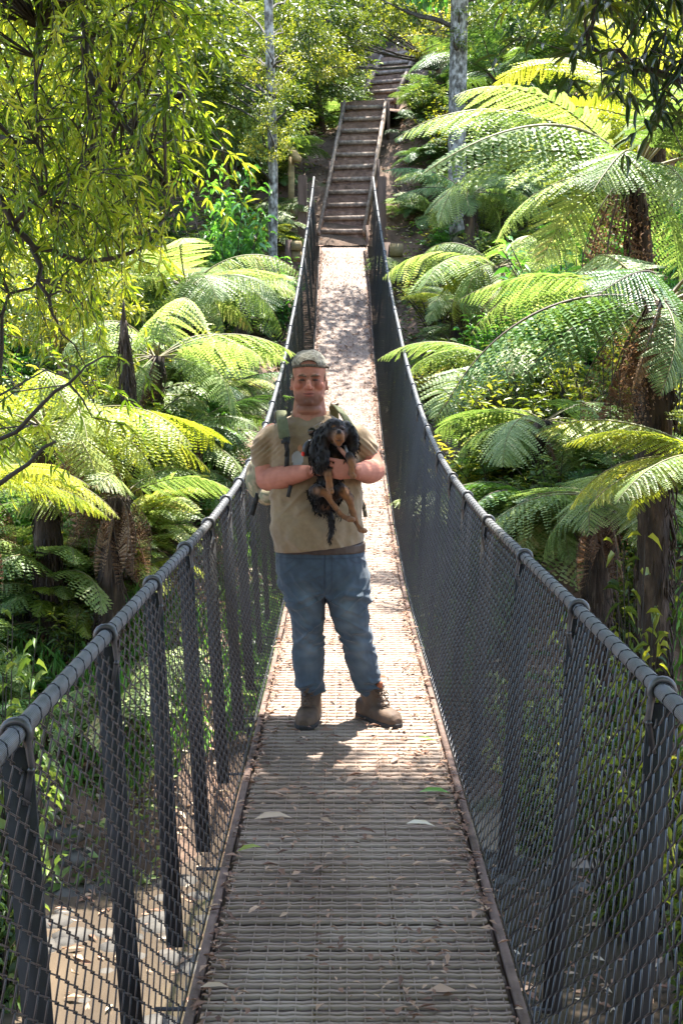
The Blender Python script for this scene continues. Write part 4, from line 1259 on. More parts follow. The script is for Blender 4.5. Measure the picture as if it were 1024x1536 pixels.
def dog():
    root = thing('puppy', 'black and tan long eared puppy held against the tan shirt with its legs dangling', 'dog', tuple(Q(497, 740, -.27)))
    D = Blob()
    # trunk upright behind the hands, chest deeper than the belly
    D.limb([Q(503, 662, -.27), Q(500, 688, -.265), Q(494, 718, -.255), Q(488, 742, -.25), Q(486, 757, -.24)], [.050, .066, .058, .060, .050], 6)
    D.limb([Q(505, 650, -.30), Q(503, 668, -.28)], [.050, .056])
    D.ell(Q(502, 648, -.335), (.066, .062, .056))                                         # skull
    D.ell(Q(502, 637, -.345), (.046, .045, .03))
    mz = Q(508, 656, -.42)
    D.limb([Q(505, 652, -.36), Q(508, 654, -.41), Q(508.5, 654, -.432)], [.036, .027, .021], 5)          # muzzle
    D.limb([Q(506, 662, -.37), Q(508, 666, -.405)], [.024, .014], 4)                       # jaw
    for s in (-1, 1): D.ell(Q(508.5 + s * 4, 660, -.415), (.014, .018, .017))              # flews
    D.ell(Q(508.3, 647.5, -.447), (.012, .009, .009))                                     # nose pad
    # long ears
    D.limb([Q(488, 640, -.325), Q(479, 655, -.335), Q(475, 680, -.345), Q(477, 705, -.35)], [.022, .032, .038, .020], 6)
    D.limb([Q(484, 645, -.345), Q(484, 670, -.365), Q(484, 692, -.37), Q(482, 708, -.365)], [.022, .030, .032, .016], 6)
    D.limb([Q(519, 637, -.325), Q(527, 650, -.335), Q(529, 668, -.34), Q(526, 680, -.34)], [.020, .027, .028, .016], 6)
    # front legs
    D.limb([Q(496, 690, -.30), Q(492, 708, -.375), Q(493.5, 722, -.38), Q(495, 733, -.385)], [.030, .020, .0165, .018], 5)
    D.limb([Q(496, 735, -.392), Q(498, 738, -.41)], [.018, .013], 3)
    D.limb([Q(515, 683, -.31), Q(524, 685, -.375), Q(528, 697, -.395), Q(527, 709, -.39)], [.026, .020, .016, .016], 5)
    D.limb([Q(527, 711, -.395), Q(529, 714, -.41)], [.017, .012], 3)
    # hind legs: thigh, hock, long foot
    D.limb([Q(482, 748, -.25), Q(473, 738, -.31), Q(488, 739, -.345), Q(497, 754, -.33), Q(511, 772, -.32), Q(524, 779, -.325)], [.042, .036, .020, .0145, .013, .014], 6)
    D.ell(Q(526, 780, -.335), (.020, .018, .012))
    D.limb([Q(494, 748, -.25), Q(510, 736, -.30), Q(521, 745, -.32), Q(527, 762, -.31), Q(534, 784, -.305), Q(541, 794, -.31)], [.042, .034, .023, .015, .013, .014], 6)
    D.ell(Q(545, 796, -.315), (.022, .018, .012))
    D.limb([Q(489, 758, -.24), Q(496, 775, -.25), Q(497, 793, -.25), Q(493, 813, -.25)], [.018, .015, .013, .006], 6)       # tail
    me = D.fuse('body', .0048, 2); V = get_v(me); N = get_n(me)
    f = np.array([noise.noise((v[0] * 70, v[1] * 70, v[2] * 38)) * .0042 + noise.noise((v[0] * 25, v[1] * 25, v[2] * 18)) * .005 for v in V])
    mzw = gauss(V, tuple(Q(508, 656, -.42)), (.04, .06, .05))
    V += N * (f * (1 - .8 * np.clip(mzw, 0, 1)))[:, None]; put_v(me, V)
    tan = np.zeros(len(V))
    def reg(c, r, k=1.4): 
        np.maximum(tan, np.clip(k * gauss(V, tuple(c), r), 0, 1), out=tan)
    reg(Q(509, 660, -.43), (.034, .06, .034), 1.9)
    for px, py, dy in ((494, 716, -.39), (494, 727, -.39), (497, 736, -.40)): reg(Q(px, py, dy), (.026, .05, .028), 1.7)
    for px, py, dy in ((528, 695, -.405), (527.5, 707, -.41), (529, 714, -.41)): reg(Q(px, py, dy), (.022, .04, .022), 1.6)
    for a in np.linspace(0, 1, 7):
        reg(Q(488, 739, -.36).lerp(Q(526, 780, -.335), a), (.022, .04, .022), 1.7)
        reg(Q(517, 740, -.33).lerp(Q(545, 796, -.315), a) + Vector((.006 * math.sin(a * 3.1), 0, 0)), (.022, .045, .022), 1.7)
    reg(Q(479, 736, -.345), (.03, .03, .014), 1.2); reg(Q(488, 760, -.27), (.02, .03, .012), .9); reg(Q(503, 690, -.33), (.018, .03, .02), .7)
    for px in (500.5, 513.5): reg(Q(px, 640, -.39), (.008, .02, .006), .8)
    nb = np.clip(2.2 * gauss(V, tuple(Q(508.3, 647.3, -.452)), (.013, .014, .010)), 0, 1)
    nb = np.maximum(nb, np.clip(1.4 * gauss(V, tuple(Q(508.5, 661, -.44)), (.012, .03, .003)), 0, 1) * .8)
    sn = np.array([noise.noise(Vector(v) * 55) for v in V])
    attr(me, 'tan', np.clip(tan * (1 + .5 * sn), 0, 1)); attr(me, 'nose', nb)
    cm = two_tone('puppy_coat', (.009, .0085, .009), [('tan', (.17, .072, .026)), ('nose', (.012, .010, .010))], .6, .2, 60, .5, .8, 160, sheen=.1)
    shade(me, cm); bo = obj('body', me, root)
    # loose locks of fur on the black coat
    r = np.random.default_rng(3); idx = r.choice(len(V), 3800, replace=False)
    keep = (tan[idx] < .3) & (nb[idx] < .2) & (np.linalg.norm(V[idx] - np.array(Q(508, 650, -.42)), axis=1) > .072)
    idx = idx[keep]; n = len(idx)
    d = N[idx] * .12 + np.array([[0, -.05, -1.]]) + r.normal(0, .35, (n, 3))
    L = r.uniform(.012, .034, n)
    Vl, Tl, _ = leaf_cloud(V[idx], d, N[idx] + r.normal(0, .3, (n, 3)), L, r.uniform(.0022, .0045, n), LOW, np.zeros(n))
    fm = two_tone('puppy_fur', (.006, .0055, .006), [], .65, .15, 60, .5)
    obj('fur', mesh('fur', Vl, Tl, None, [fm]), bo)
    em, nt, g, _ = nodes('puppy_eye'); g.inputs['Base Color'].default_value = (.015, .008, .005, 1); g.inputs['Roughness'].default_value = .06
    for px in (501.2, 514): 
        E = Blob(); E.ell(Q(px, 642.5, -.386), (.0085, .007, .008)); m = E.fuse('eye', .002, 1); shade(m, em); obj('eye', m, root)
    hm = two_tone('harness_web', (.16, .17, .18), [], .6)
    b = Bag(); ribbon(b, [Q(517, 668, -.352), Q(521, 680, -.372), Q(520, 690, -.365), Q(524, 700, -.345)], .012, .003, (0, 1, 0)); obj('harness', b.mesh('harness', [hm], tint=False), root)
    b = Bag(); pts = [Q(504, 668, -.28) + Vector((.062 * math.cos(R(a)), .062 * math.sin(R(a)) * .9, -.004 * math.sin(R(a)))) for a in range(0, 361, 20)]
    ribbon(b, pts, .004, .016, (0, 0, 1)); obj('collar', b.mesh('collar', [two_tone('collar_web', (.03, .03, .035), [], .6)], tint=False), root)
    lr = thing('leash_handle', 'black retractable leash grip with a red button held beside the puppy ear', 'leash', tuple(Q(461, 676, -.30)))
    E = Blob(); E.limb([Q(464, 664, -.31), Q(459, 671, -.31), Q(458, 681, -.31)], [.016, .018, .015], 5); E.limb([Q(470, 662, -.31), Q(462, 668, -.31)], [.010, .014]); m = E.fuse('grip', .004, 1); shade(m, two_tone('black_plastic', (.02, .02, .022), [], .35)); obj('grip', m, lr)
    E = Blob(); E.ell(Q(454.5, 681, -.32), (.009, .009, .012)); m = E.fuse('button', .003, 1); shade(m, two_tone('red_plastic', (.6, .03, .015), [], .4)); obj('button', m, lr)
    b = Bag(); b.tube([Q(461, 663, -.31), Q(467, 660, -.33), Q(474, 657, -.35)], .003, 6); obj('cord', b.mesh('cord', [hm], tint=False), lr)
# ------------------------------------------------------------------ overhanging near trees
def limb_tree(name, label, base, limbs, twigs, leafmat, seed, ll=(.09, .14), lwr=.20, droop=.5, tl=(.25, .5), nl=(8, 15), tint=(.0, .85), shade_crowns=None, trunk_r=.16):
    """limbs: polylines; twigs: list of target points; leaves sit along thin twigs joined to the nearest limb"""
    rnd = random.Random(seed); r = np.random.default_rng(seed)
    base = Vector(base)
    root = thing(name, label, 'tree', tuple(base))
    tb = Bag()
    dense = []
    for pts, r0, r1 in limbs:
        pts = [Vector(p) for p in pts]
        # subdivide with a little crookedness
        q = []
        for i in range(len(pts) - 1):
            m = max(2, int((pts[i + 1] - pts[i]).length / .18))
            for k in range(m):
                p = pts[i].lerp(pts[i + 1], k / m)
                q.append(p + (Vector((rnd.gauss(0, .012), rnd.gauss(0, .012), rnd.gauss(0, .012))) if (k or i) else Vector()))
        q.append(pts[-1])
        tb.tube(q, list(np.linspace(r0, r1, len(q))), 7)
        dense += q[len(q) // 6:]
    tb.obj('trunk', MT['twig'], root, smooth=True)
    D = np.array([tuple(p) for p in dense])
    wb = Bag(); pos, d, up, L, W, ti = [], [], [], [], [], []
    for T0 in twigs:
        T0 = Vector(T0)
        i = int(np.argmin(((D - np.array(T0)) ** 2).sum(1)))
        q = dense[i]
        h = Vector((T0.x - q.x, T0.y - q.y, 0)); hd = h.normalized() if h.length > .01 else Vector((1, 0, 0))
        tdir = (hd * .55 + Vector((rnd.gauss(.1, .4), rnd.gauss(0, .4), -droop + rnd.gauss(0, .35)))).normalized()
        ln = rnd.uniform(*tl)
        mid = q.lerp(T0, .55) + Vector((0, 0, .10 * (T0 - q).length))
        e = T0 + tdir * ln * .6; e2 = T0 + (tdir + Vector((0, 0, -droop * .6))).normalized() * ln
        path = [q, q.lerp(mid, .6), mid, mid.lerp(T0, .6), T0, e, e2]
        wb.tube(path, [.006, .0052, .0045, .004, .003, .002, .001], 4, cap=False)
        tt = rnd.uniform(*tint)
        n = rnd.randint(*nl)
        for k in range(n):
            t = rnd.uniform(.0, 1) ** .8
            if t < .35: p = mid.lerp(T0, t / .35)
            elif t < .7: p = T0.lerp(e, (t - .35) / .35)
            else: p = e.lerp(e2, (t - .7) / .3)
            dd = tdir * .6 + Vector((rnd.gauss(0, .55), rnd.gauss(0, .55), rnd.gauss(-.35, .4)))
            pos.append(tuple(p)); d.append(tuple(dd)); up.append((rnd.gauss(0, .6), rnd.gauss(0, .6), 1))
            l = rnd.uniform(*ll); L.append(l); W.append(l * lwr * rnd.uniform(.8, 1.25)); ti.append(min(1, max(0, tt + rnd.gauss(0, .15))))
    wb.obj('twigs', MT['twig'], root)
    V, T, t2 = leaf_cloud(np.array(pos), np.array(d), np.array(up), np.array(L), np.array(W), HIGH, np.array(ti))
    obj('crown', mesh('crown', V, T, None, [MT[leafmat]], tint=t2), root)
    if shade_crowns:
        for key, cen, size in shade_crowns:  # unseen crowns put in for the shade they cast, not joined to limbs
            o = bpy.data.objects.new('crown', CROWN[key][0]); COL.objects.link(o); o.parent = root
            o.location = Vector(cen) - base; o.scale = (size,) * 3
    return root

def region_points(n, poly_fn, Yr, seed):
    rnd = random.Random(seed); out = []
    while len(out) < n:
        px, py = rnd.uniform(-260, 1284), rnd.uniform(-330, 900)
        if rnd.random() < poly_fn(px, py):
            out.append(P(px, py, rnd.uniform(*Yr)))
    return out

def near_trees():
    # --- yellow-green lance-leaved tree reaching in over the water
    A = Vector((-3.4, 7.0, 3.9))
    limbs = [([(-4.3, 7.4, ground(-4.3, 7.4) - .2), (-4.1, 7.3, .5), (-3.8, 7.2, 2.4), A], .15, .07),
             ([A, P(20, -150, 6.4), P(123, 0, 6.3), P(135, 102, 6.2), P(164, 156, 6.1), P(201, 201, 6.0), P(248, 262, 5.9)], .045, .008),
             ([A, P(100, -180, 7), P(210, -40, 7.2), P(262, 80, 7.2), P(276, 140, 7.2)], .04, .008),
             ([P(123, 0, 6.3), P(60, 40, 6), P(52, 130, 6), P(58, 190, 5.9)], .025, .006),
             ([(-4.1, 7.3, .5), P(-120, 180, 6.3), P(-30, 240, 5.9), P(0, 287, 5.7), P(20, 336, 5.7), P(49, 373, 5.7), P(100, 385, 5.7), P(160, 390, 5.7), P(215, 372, 5.7), P(245, 330, 5.8)], .04, .007),
             ([P(49, 373, 5.7), P(62, 420, 5.6), P(84, 470, 5.6), P(92, 500, 5.6)], .014, .004),
             ([P(20, 336, 5.7), P(64, 290, 5.7), P(140, 240, 5.8)], .014, .004),
             ([P(0, 205, 5.9), P(50, 215, 5.8), P(72, 250, 5.8), P(76, 300, 5.8)], .012, .004),
             ([(-4.1, 7.3, .5), P(-150, 700, 6.0), P(-20, 668, 5.6), P(60, 610, 5.5), P(100, 575, 5.5), P(128, 550, 5.5)], .028, .005),
             ([P(-150, 700, 6.0), P(-10, 735, 5.4), P(45, 695, 5.4), P(84, 662, 5.4)], .02, .006),
             ([P(-20, 668, 5.6), P(0, 520, 5.6), P(20, 440, 5.6), P(60, 420, 5.7)], .014, .004)]
    def reg(px, py):
        if py > 760 or px > 300 or px < -120: return 0
        edge = 296 - 30 * math.sin(py * .025) if py < 260 else 290 - (py - 260) * .55
        if py > 440: 
            return .16 if px < 225 - abs(py - 540) * .9 else 0
        if px > edge: return 0
        k = .95 if py < 260 else .8
        if px > edge - 50: k *= .6
        if noise.noise((px * .012, py * .012, 7.7)) < -.22: k *= .25
        return k
    tw = region_points(800, reg, (5.3, 7.3), 5)
    limb_tree('overhanging_tree', 'lance leaved tree with glowing yellow green leaves on dark twigs hanging beside the bridge', limbs[0][0][0], limbs, tw, 'lance', 3, ll=(.055, .105), lwr=.19, shade_crowns=SHADE_CANOPY_L, nl=(13, 22))
    # --- dark-leaved branch at the top corner
    B = Vector((3.3, 7.0, 3.6))
    limbs = [([(3.7, 7.2, ground(3.7, 7.2) - .2), (3.6, 7.1, 1.2), B], .14, .07),
             ([B, P(1100, 150, 6.2), P(1010, 122, 6.0), P(960, 100, 6.0), P(925, 80, 6.0), P(880, 66, 6.0)], .035, .010),
             ([B, P(1060, -60, 6.2), P(980, -20, 6.2), P(900, 0, 6.3)], .025, .006)]
    def reg2(px, py):
        if px < 855 or px > 1120 or py < -140: return 0
        if py > 200 + (px - 1024) * .5: return 0
        return .8 if py < 120 else .4
    tw = region_points(85, reg2, (5.7, 6.6), 9)
    limb_tree('overhanging_tree', 'dark leaved branch with thick black limb jutting in above the pale tree fern', limbs[0][0][0], limbs, tw, 'lance_dark', 4, ll=(.09, .15), lwr=.22, droop=.6, shade_crowns=SHADE_CANOPY_R)

def vegetation():
    make_fronds()
    for i, (leaf, stem, n) in enumerate((('fern', 'stem', 10), ('fern', 'stem', 12), ('fern_dark', 'stem_dark', 11), ('fern_dark', 'stem_dark', 9), ('fern_yellow', 'stem', 10))):
        fern_clump_mesh(i, leaf, stem, n, 20 + i)
    crown_mesh('yellow', 'canopy', 1, 70, 5200, .085, .036, spread=.26)
    crown_mesh('green', 'bush', 2, 60, 4600, .085, .04, spread=.28)
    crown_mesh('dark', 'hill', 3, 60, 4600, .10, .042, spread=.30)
    crown_mesh('spray', 'canopy', 4, 26, 1300, .10, .040, spread=.22)
    crown_mesh('over', 'lance', 5, 70, 15000, .07, .026, spread=.42)
    shrub_mesh('bright', 'bush', 1, 46, 34, .13, .045, HIGH)
    shrub_mesh('lime', 'canopy', 2, 34, 34, .10, .032, HIGH)
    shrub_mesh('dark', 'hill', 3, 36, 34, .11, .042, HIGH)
    shrub_mesh('seedling', 'canopy', 4, 16, 20, .16, .04, HIGH)

    near_trees()

    # --- big tree ferns beside the bridge
    pick = 0
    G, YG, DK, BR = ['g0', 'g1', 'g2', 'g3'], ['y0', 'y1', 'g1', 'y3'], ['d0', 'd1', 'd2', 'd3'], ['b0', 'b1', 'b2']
    pi = math.pi
    tree_fern('largest tree fern with whitish green fronds arching toward the bridge from a brown fibrous crown', P(950, 258, 11), 15, 2.4, ['g1', 'g0', 'g3', 'g1', 'g5'], 31, dead=4, trunk_r=.08, az0=.3, tilt=(-.2, .5), dead_sector=(2.2, 4.2), cover=False, base_xy=(P(1010, 290, 11).x, 11.3))
    tree_fern('dark trunked tree fern in front of the whitish one with low grey green fronds', P(992, 452, 8.6), 12, 1.75, ['g1', 'd1', 'g4', 'd5', 'g0', 'g6'], 32, dead=8, trunk_r=.105, az0=1.1, tilt=(-.35, .2), dead_sector=(2.0, 4.6), base_xy=(P(1004, 452, 8.6).x, 8.7))
    tree_fern('yellow tree fern glowing behind the dark overhanging branch', P(985, 190, 15), 14, 2.5, ['y0', 'y1', 'y2', 'y3'], 33, dead=0, tilt=(-.1, .45))
    tree_fern('pale tree fern with face on drooping triangular fronds outside the handrail', P(775, 555, 14.5), 13, 1.6, BR + ['g0'], 34, dead=2, trunk_r=.09, tilt=(-.45, .1))
    tree_fern('small tree fern hanging broad fronds over the rail below the pale face on fronds', P(815, 630, 12), 10, 1.2, BR, 35, dead=2, trunk_r=.09, tilt=(-.5, .0))
    tree_fern('low fern tree with one long frond lying toward the water beneath the dark trunk', P(905, 745, 9.8), 8, 1.35, ['g1', 'g3', 'b1'], 36, dead=9, trunk_r=.12, tilt=(-.4, .05), dead_sector=(1.5, 4.8))
    tree_fern('tree fern with wide deep green fronds beside the stairs', P(705, 290, 20.5), 13, 1.6, ['g0', 'g4', 'd1', 'g5'], 37, tilt=(-.25, .25))
    tree_fern('tree fern whose yellowish fronds overlap the mottled pale trunk above the timber stack', P(745, 400, 17), 13, 1.65, ['g1', 'y4', 'g5', 'b1', 'g6'], 38, dead=3, tilt=(-.35, .15))
    tree_fern('tree fern of small brown tipped fronds just outside the rail below the timber stack', P(690, 455, 18.5), 11, 1.05, ['g1', 'y1', 'g2'], 39, dead=2, tilt=(-.35, .15))
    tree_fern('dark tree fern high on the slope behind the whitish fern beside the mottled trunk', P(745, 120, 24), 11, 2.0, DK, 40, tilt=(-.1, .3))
    tree_fern('yellow green tree fern reaching fronds across the dark trunk of the nearer fern', P(1085, 690, 7.4), 11, 1.25, ['y1', 'g1', 'y3'], 41, tilt=(-.25, .15), trunk_r=.09)
    tree_fern('pale lime tree fern spreading wide fronds below the bright green bush', P(280, 430, 15.5), 14, 1.6, ['g0', 'g4', 'b0', 'g5', 'g6', 'g1'], 42, tilt=(-.3, .2))
    tree_fern('lime tree fern in the middle of the slope beside the mossy dark stump', P(235, 535, 13), 13, 1.55, ['g1', 'b0', 'y4', 'g5', 'g6'], 43, dead=1, tilt=(-.35, .15))
    tree_fern('yellow tree fern near the water whose long frond droops toward the handrail', P(70, 640, 10.4), 15, 1.7, ['y1', 'g4', 'y5', 'y6', 'y0'], 44, dead=7, tilt=(-.4, .15), trunk_r=.10, dead_sector=(-1.2, 1.2), cover=False)
    tree_fern('golden fronded fern tree reaching in low beneath the overhanging lance leaves', P(-60, 730, 7.6), 7, 1.2, ['y0', 'y1', 'y3'], 45, dead=2, tilt=(-.3, .1), trunk_r=.09)
    tree_fern('deep green tree fern close to the handrail behind the man', P(325, 585, 15.5), 11, 1.15, ['g0', 'd1', 'g3', 'd0'], 46, dead=3, tilt=(-.35, .1))
    tree_fern('pale tree fern tucked between the bridge end and the bright green bush', P(365, 430, 18.5), 11, 1.05, ['g1', 'b1', 'g0'], 47, tilt=(-.3, .2), cover=False)
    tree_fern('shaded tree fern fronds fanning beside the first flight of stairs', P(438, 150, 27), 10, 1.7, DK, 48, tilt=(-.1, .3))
    tree_fern('withered tree fern with a skirt of rusty hanging fronds by the handrail', P(178, 745, 10.2), 4, 1.15, ['g1', 'y1', 'g0'], 49, dead=22, tilt=(-.1, .3), trunk_r=.10, cover=False, dead_sector=(3.4, 6.0))
    tree_fern('mid green tree fern between the withered fern and the handrail', P(285, 640, 13), 10, 1.1, ['d0', 'g0', 'd1'], 50, dead=5, tilt=(-.35, .1))

    # --- single shrubs and trunks
    def at_ground(px, Y, dz=-.08):
        x = P(px, 500, Y).x; return Vector((x, Y, ground(x, Y) + dz))
    g = P(345, 345, 19.5); gz = ground(g.x, 19.5)
    shrub('bright emerald bush of glossy pointed leaves left of the slender pale trunk', (g.x, 19.5, gz - .1), (1.35, 1.2, P(340, 228, 19.5).z - gz), 'bright')
    shrub('lower bright green bush at the foot of the slender pale trunk', (P(415, 400, 20.5).x, 20.5, ground(P(415, 400, 20.5).x, 20.5) - .1), (.9, .9, 1.5), 'bright')
    shrub('lime shrub filling the gap between the emerald bush and the yellow canopy', (P(300, 400, 21).x, 21, ground(P(300, 400, 21).x, 21) - .1), 1.9, 'lime')
    for px, Y, sz, lab in ((95, 10.2, .55, 'cluster of lime green seedlings below the withered fern'), (30, 10.6, .7, 'yellow green weeds at the water edge beside the seedlings'),
                           (150, 11.4, .5, 'small green seedling behind the handrail cable near the rusty skirt')):
        shrub(lab, at_ground(px, Y), (sz, sz, sz * 1.6), 'seedling' if 'seed' in lab else 'lime')
    for px, Y, sz, lab in ((960, 10.6, 1.5, 'yellow leaved shrub beside the lower dark fern trunk'), (915, 13, 1.7, 'pale shrub filling the bank behind the low fern tree'), (870, 14.5, 2.2, 'light green shrub behind the drooping triangular fronds'), (1010, 12.5, 1.6, 'lime shrub behind the dark trunk near the frame edge')):
        shrub(lab, at_ground(px, Y), (sz * .7, sz * .7, sz * 1.25), 'lime' if 'green' not in lab else 'bright')
    # mossy stump
    st = P(200, 560, 12.2); sx = st.x; gz = ground(sx, 12.2)
    b = Bag(); fern_trunk(b, (sx, 12.2, gz - .2), (sx - .1, 12.25, P(190, 480, 12.2).z), .13, .035, 77)
    b.tube([(sx - .1, 12.25, P(190, 490, 12.2).z), (sx - .08, 12.2, P(186, 445, 12.2).z)], [.034, .003], 6)
    tag(b.obj('tree_stump', MT['bark_fern'], smooth=True), 'dark shaggy dead fern stump with a broken spike standing in the pale ferns', 'stump')

    def trunk_at(label, px, py0, py1, Y, r0, r1, bark, crowns, seed, lean=0):
        top = P(px + lean, py0, Y); bx = P(px, py1, Y).x
        tree(label, (bx, Y, ground(bx, Y) - .3), top, r0, r1, crowns, bark, seed=seed)
    trunk_at('slender pale spotted trunk beside the timber barrier with yellow canopy above', 408, -160, 340, 20.5, .085, .07, 'bark_pale', [('yellow', P(320, 60, 24.5), 1.4), ('yellow', P(430, 50, 23), 1.15), ('spray', P(412, 95, 20.1), .6), ('spray', P(425, 165, 20), .62), ('spray', P(405, 215, 20), .45)], 1, lean=-4)
    trunk_at('thick mottled white trunk standing behind the whitish tree fern', 690, -200, 380, 22, .17, .145, 'bark_pale', [('green', P(720, -150, 22), 2.2), ('spray', P(610, -20, 22.5), 1.0), ('spray', P(700, 40, 21.7), .55), ('spray', P(712, 150, 21.7), .35)], 2, lean=4)
    trunk_at('thin pale trunk high on the slope above the whitish tree fern', 852, -200, 160, 25, .075, .06, 'bark_pale', [('green', P(850, -140, 25), 2.0)], 3, lean=2)
    trunk_at('reddish brown bare trunk beside the upper stairs', 655, -120, 130, 28, .13, .11, 'bark_brown', [('spray', P(640, 40, 27), .95), ('spray', P(585, 5, 26.5), .85), ('spray', P(535, 45, 26), .6), ('spray', P(495, 85, 25.5), .75)], 4, lean=12)
    trunk_at('leaning grey trunk behind the thin pale one at the slope top', 915, -150, 110, 27, .10, .08, 'bark_pale', [('yellow', P(930, -40, 26), 1.8)], 5, lean=22)
    # canopy trees of the slope: behind and above, crowns closing the view
    hill = []
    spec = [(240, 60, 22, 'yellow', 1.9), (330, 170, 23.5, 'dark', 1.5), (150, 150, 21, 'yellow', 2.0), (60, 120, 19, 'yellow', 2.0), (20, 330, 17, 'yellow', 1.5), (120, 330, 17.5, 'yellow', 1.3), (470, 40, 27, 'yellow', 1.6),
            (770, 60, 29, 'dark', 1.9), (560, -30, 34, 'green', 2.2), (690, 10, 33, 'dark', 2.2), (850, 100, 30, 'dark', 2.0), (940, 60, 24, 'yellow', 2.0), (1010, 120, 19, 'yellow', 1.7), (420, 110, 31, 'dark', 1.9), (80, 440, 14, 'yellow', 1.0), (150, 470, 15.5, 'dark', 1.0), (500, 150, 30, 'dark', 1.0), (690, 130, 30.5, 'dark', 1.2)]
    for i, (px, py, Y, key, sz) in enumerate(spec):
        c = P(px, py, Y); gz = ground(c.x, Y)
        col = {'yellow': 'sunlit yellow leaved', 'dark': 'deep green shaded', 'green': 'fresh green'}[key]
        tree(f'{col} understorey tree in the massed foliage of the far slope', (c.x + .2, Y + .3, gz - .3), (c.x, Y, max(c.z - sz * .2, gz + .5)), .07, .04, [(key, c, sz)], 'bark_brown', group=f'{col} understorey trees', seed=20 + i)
    # tall forest beyond, closing off the sky
    for i in range(16):
        Y = 36 + (i % 4) * 4 + random.uniform(-1, 1); x = -14 + 28 * ((i * 7) % 16) / 15
        gz = ground(x, Y); h = random.uniform(6, 10); key = ('green', 'dark', 'yellow', 'dark')[i % 4]
        tree('tall forest tree at the top of the slope behind everything', (x, Y, gz - .3), (x + random.uniform(-.5, .5), Y, gz + h), .2, .1,
             [(key, (x, Y, gz + h * .95), 3.0), ('dark', (x + 1.2, Y - .5, gz + h * .55), 2.4)], 'bark_pale' if i % 3 == 0 else 'bark_brown', group='tall forest trees at the slope top', seed=60 + i)

    # --- ferns and shrubs of the slope
    rnd = random.Random(17); n = 0; tries = 0
    while n < 270 and tries < 9000:
        tries += 1
        Y = 9.6 + 28.5 * rnd.random() ** 1.2
        x = rnd.uniform(-.34, .34) * Y
        if Y < 11.5 and (abs(x) < 1.9 or (x > 0 and Y < 10.8)): continue
        sx = np.interp(Y, [23.9, 26.3, 29.9, 31.6, 36], [0, .45, .87, 1.5, 1.9])
        clear = 1.6 if Y < 22 else 1.1
        if abs(x - (0 if Y < 23.9 else sx)) < clear: continue
        key = rnd.choice((0, 1, 0, 1, 4, 2, 3)) if Y < 25 else rnd.choice((2, 3, 2, 0))
        gname = {0: 'pale', 1: 'pale', 4: 'yellowish', 2: 'dark', 3: 'dark'}[key]
        put_fern(f'{gname} ground fern among the undergrowth on the slope', (x, Y, ground(x, Y) + rnd.uniform(-.05, .25)), rnd.uniform(.75, 1.5), key, f'{gname} ground ferns on the slope', rnd.uniform(0, 6.28), .35)
        n += 1
    n = 0; tries = 0
    while n < 130 and tries < 5000:
        tries += 1
        Y = 12.0 + 26 * rnd.random() ** 1.1
        x = rnd.uniform(-.34, .34) * Y
        sx = np.interp(Y, [23.9, 26.3, 29.9, 31.6, 36], [0, .45, .87, 1.5, 1.9])
        if abs(x - (0 if Y < 23.9 else sx)) < (1.55 if Y < 22 else 1.2): continue
        key = rnd.choice(('lime', 'dark') if Y < 14 else ('lime', 'lime', 'dark', 'bright')) if Y < 24 else rnd.choice(('dark', 'dark', 'lime'))
        lab = {'lime': 'yellow green', 'dark': 'dark leaved', 'bright': 'bright green'}[key]
        shrub(f'{lab} undergrowth shrub among ferns on the slope', (x, Y, ground(x, Y) - .1), rnd.uniform(.8, 1.7), key, f'{lab} undergrowth shrubs on the slope')
        n += 1
    for i in range(40):
        s = -1 if i % 2 else 1
        Y = rnd.uniform(10.9 if s > 0 else 9.8, 22.5); x = s * rnd.uniform(1.75, 2.7)
        key = rnd.choice((0, 1, 0, 1, 4)); gname = {0: 'pale', 1: 'pale', 4: 'yellowish'}[key]
        put_fern(f'{gname} ground fern among the undergrowth on the slope', (x, Y, ground(x, Y) + rnd.uniform(.05, .3)), rnd.uniform(.75, 1.0), key, f'{gname} ground ferns on the slope', rnd.uniform(0, 6.28), .3)
    for i in range(60):
        Y = rnd.uniform(10.5, 24); s = -1 if i % 2 else 1; x = s * (rnd.uniform(2.3, 2.7) + rnd.random() * .17 * Y)
        if s > 0 and Y < 11.5: continue
        key = rnd.choice((0, 1, 1, 0, 4, 2)); gname = {0: 'pale', 1: 'pale', 4: 'yellowish', 2: 'dark'}[key]
        put_fern(f'{gname} ground fern among the undergrowth on the slope', (x, Y, ground(x, Y) + rnd.uniform(.1, .5)), rnd.uniform(1.1, 1.6), key, f'{gname} ground ferns on the slope', rnd.uniform(0, 6.28), rnd.uniform(.1, .45))
    for i in range(26):
        s = -1 if i % 3 == 0 else 1
        Y = rnd.uniform(23.9, 29.5); sx = float(np.interp(Y, [23.9, 26.3, 29.9], [0, .45, .87])); x = sx + s * rnd.uniform(.95, 2.1)
        put_fern('dark ground fern among the undergrowth on the slope', (x, Y, ground(x, Y) + rnd.uniform(.0, .2)), rnd.uniform(.55, .9), rnd.choice((2, 3)), 'dark ground ferns on the slope', rnd.uniform(0, 6.28), .3)
    # --- uncountable low growth and litter
    N = 75000
    r = np.random.default_rng(5)
    Y = 8.9 + 35 * r.random(N) ** 1.25; X = r.uniform(-.36, .36, N) * (Y + 2)
    keep = ~((np.abs(X - np.interp(Y, [23.9, 26.3, 29.9, 31.6, 36], [0, .45, .87, 1.5, 1.9])) < .85) & (Y > 23.2)) & ~((np.abs(X) < .85) & (Y > 20) & (Y <= 23.6)) & ~((np.abs(X) < 1.5) & (Y < 11)) & ~((X > 0) & (Y < 10.4))
    X, Y = X[keep], Y[keep]
    cl = np.array([noise.noise((x * .7, y * .7, 9)) for x, y in zip(X, Y)])
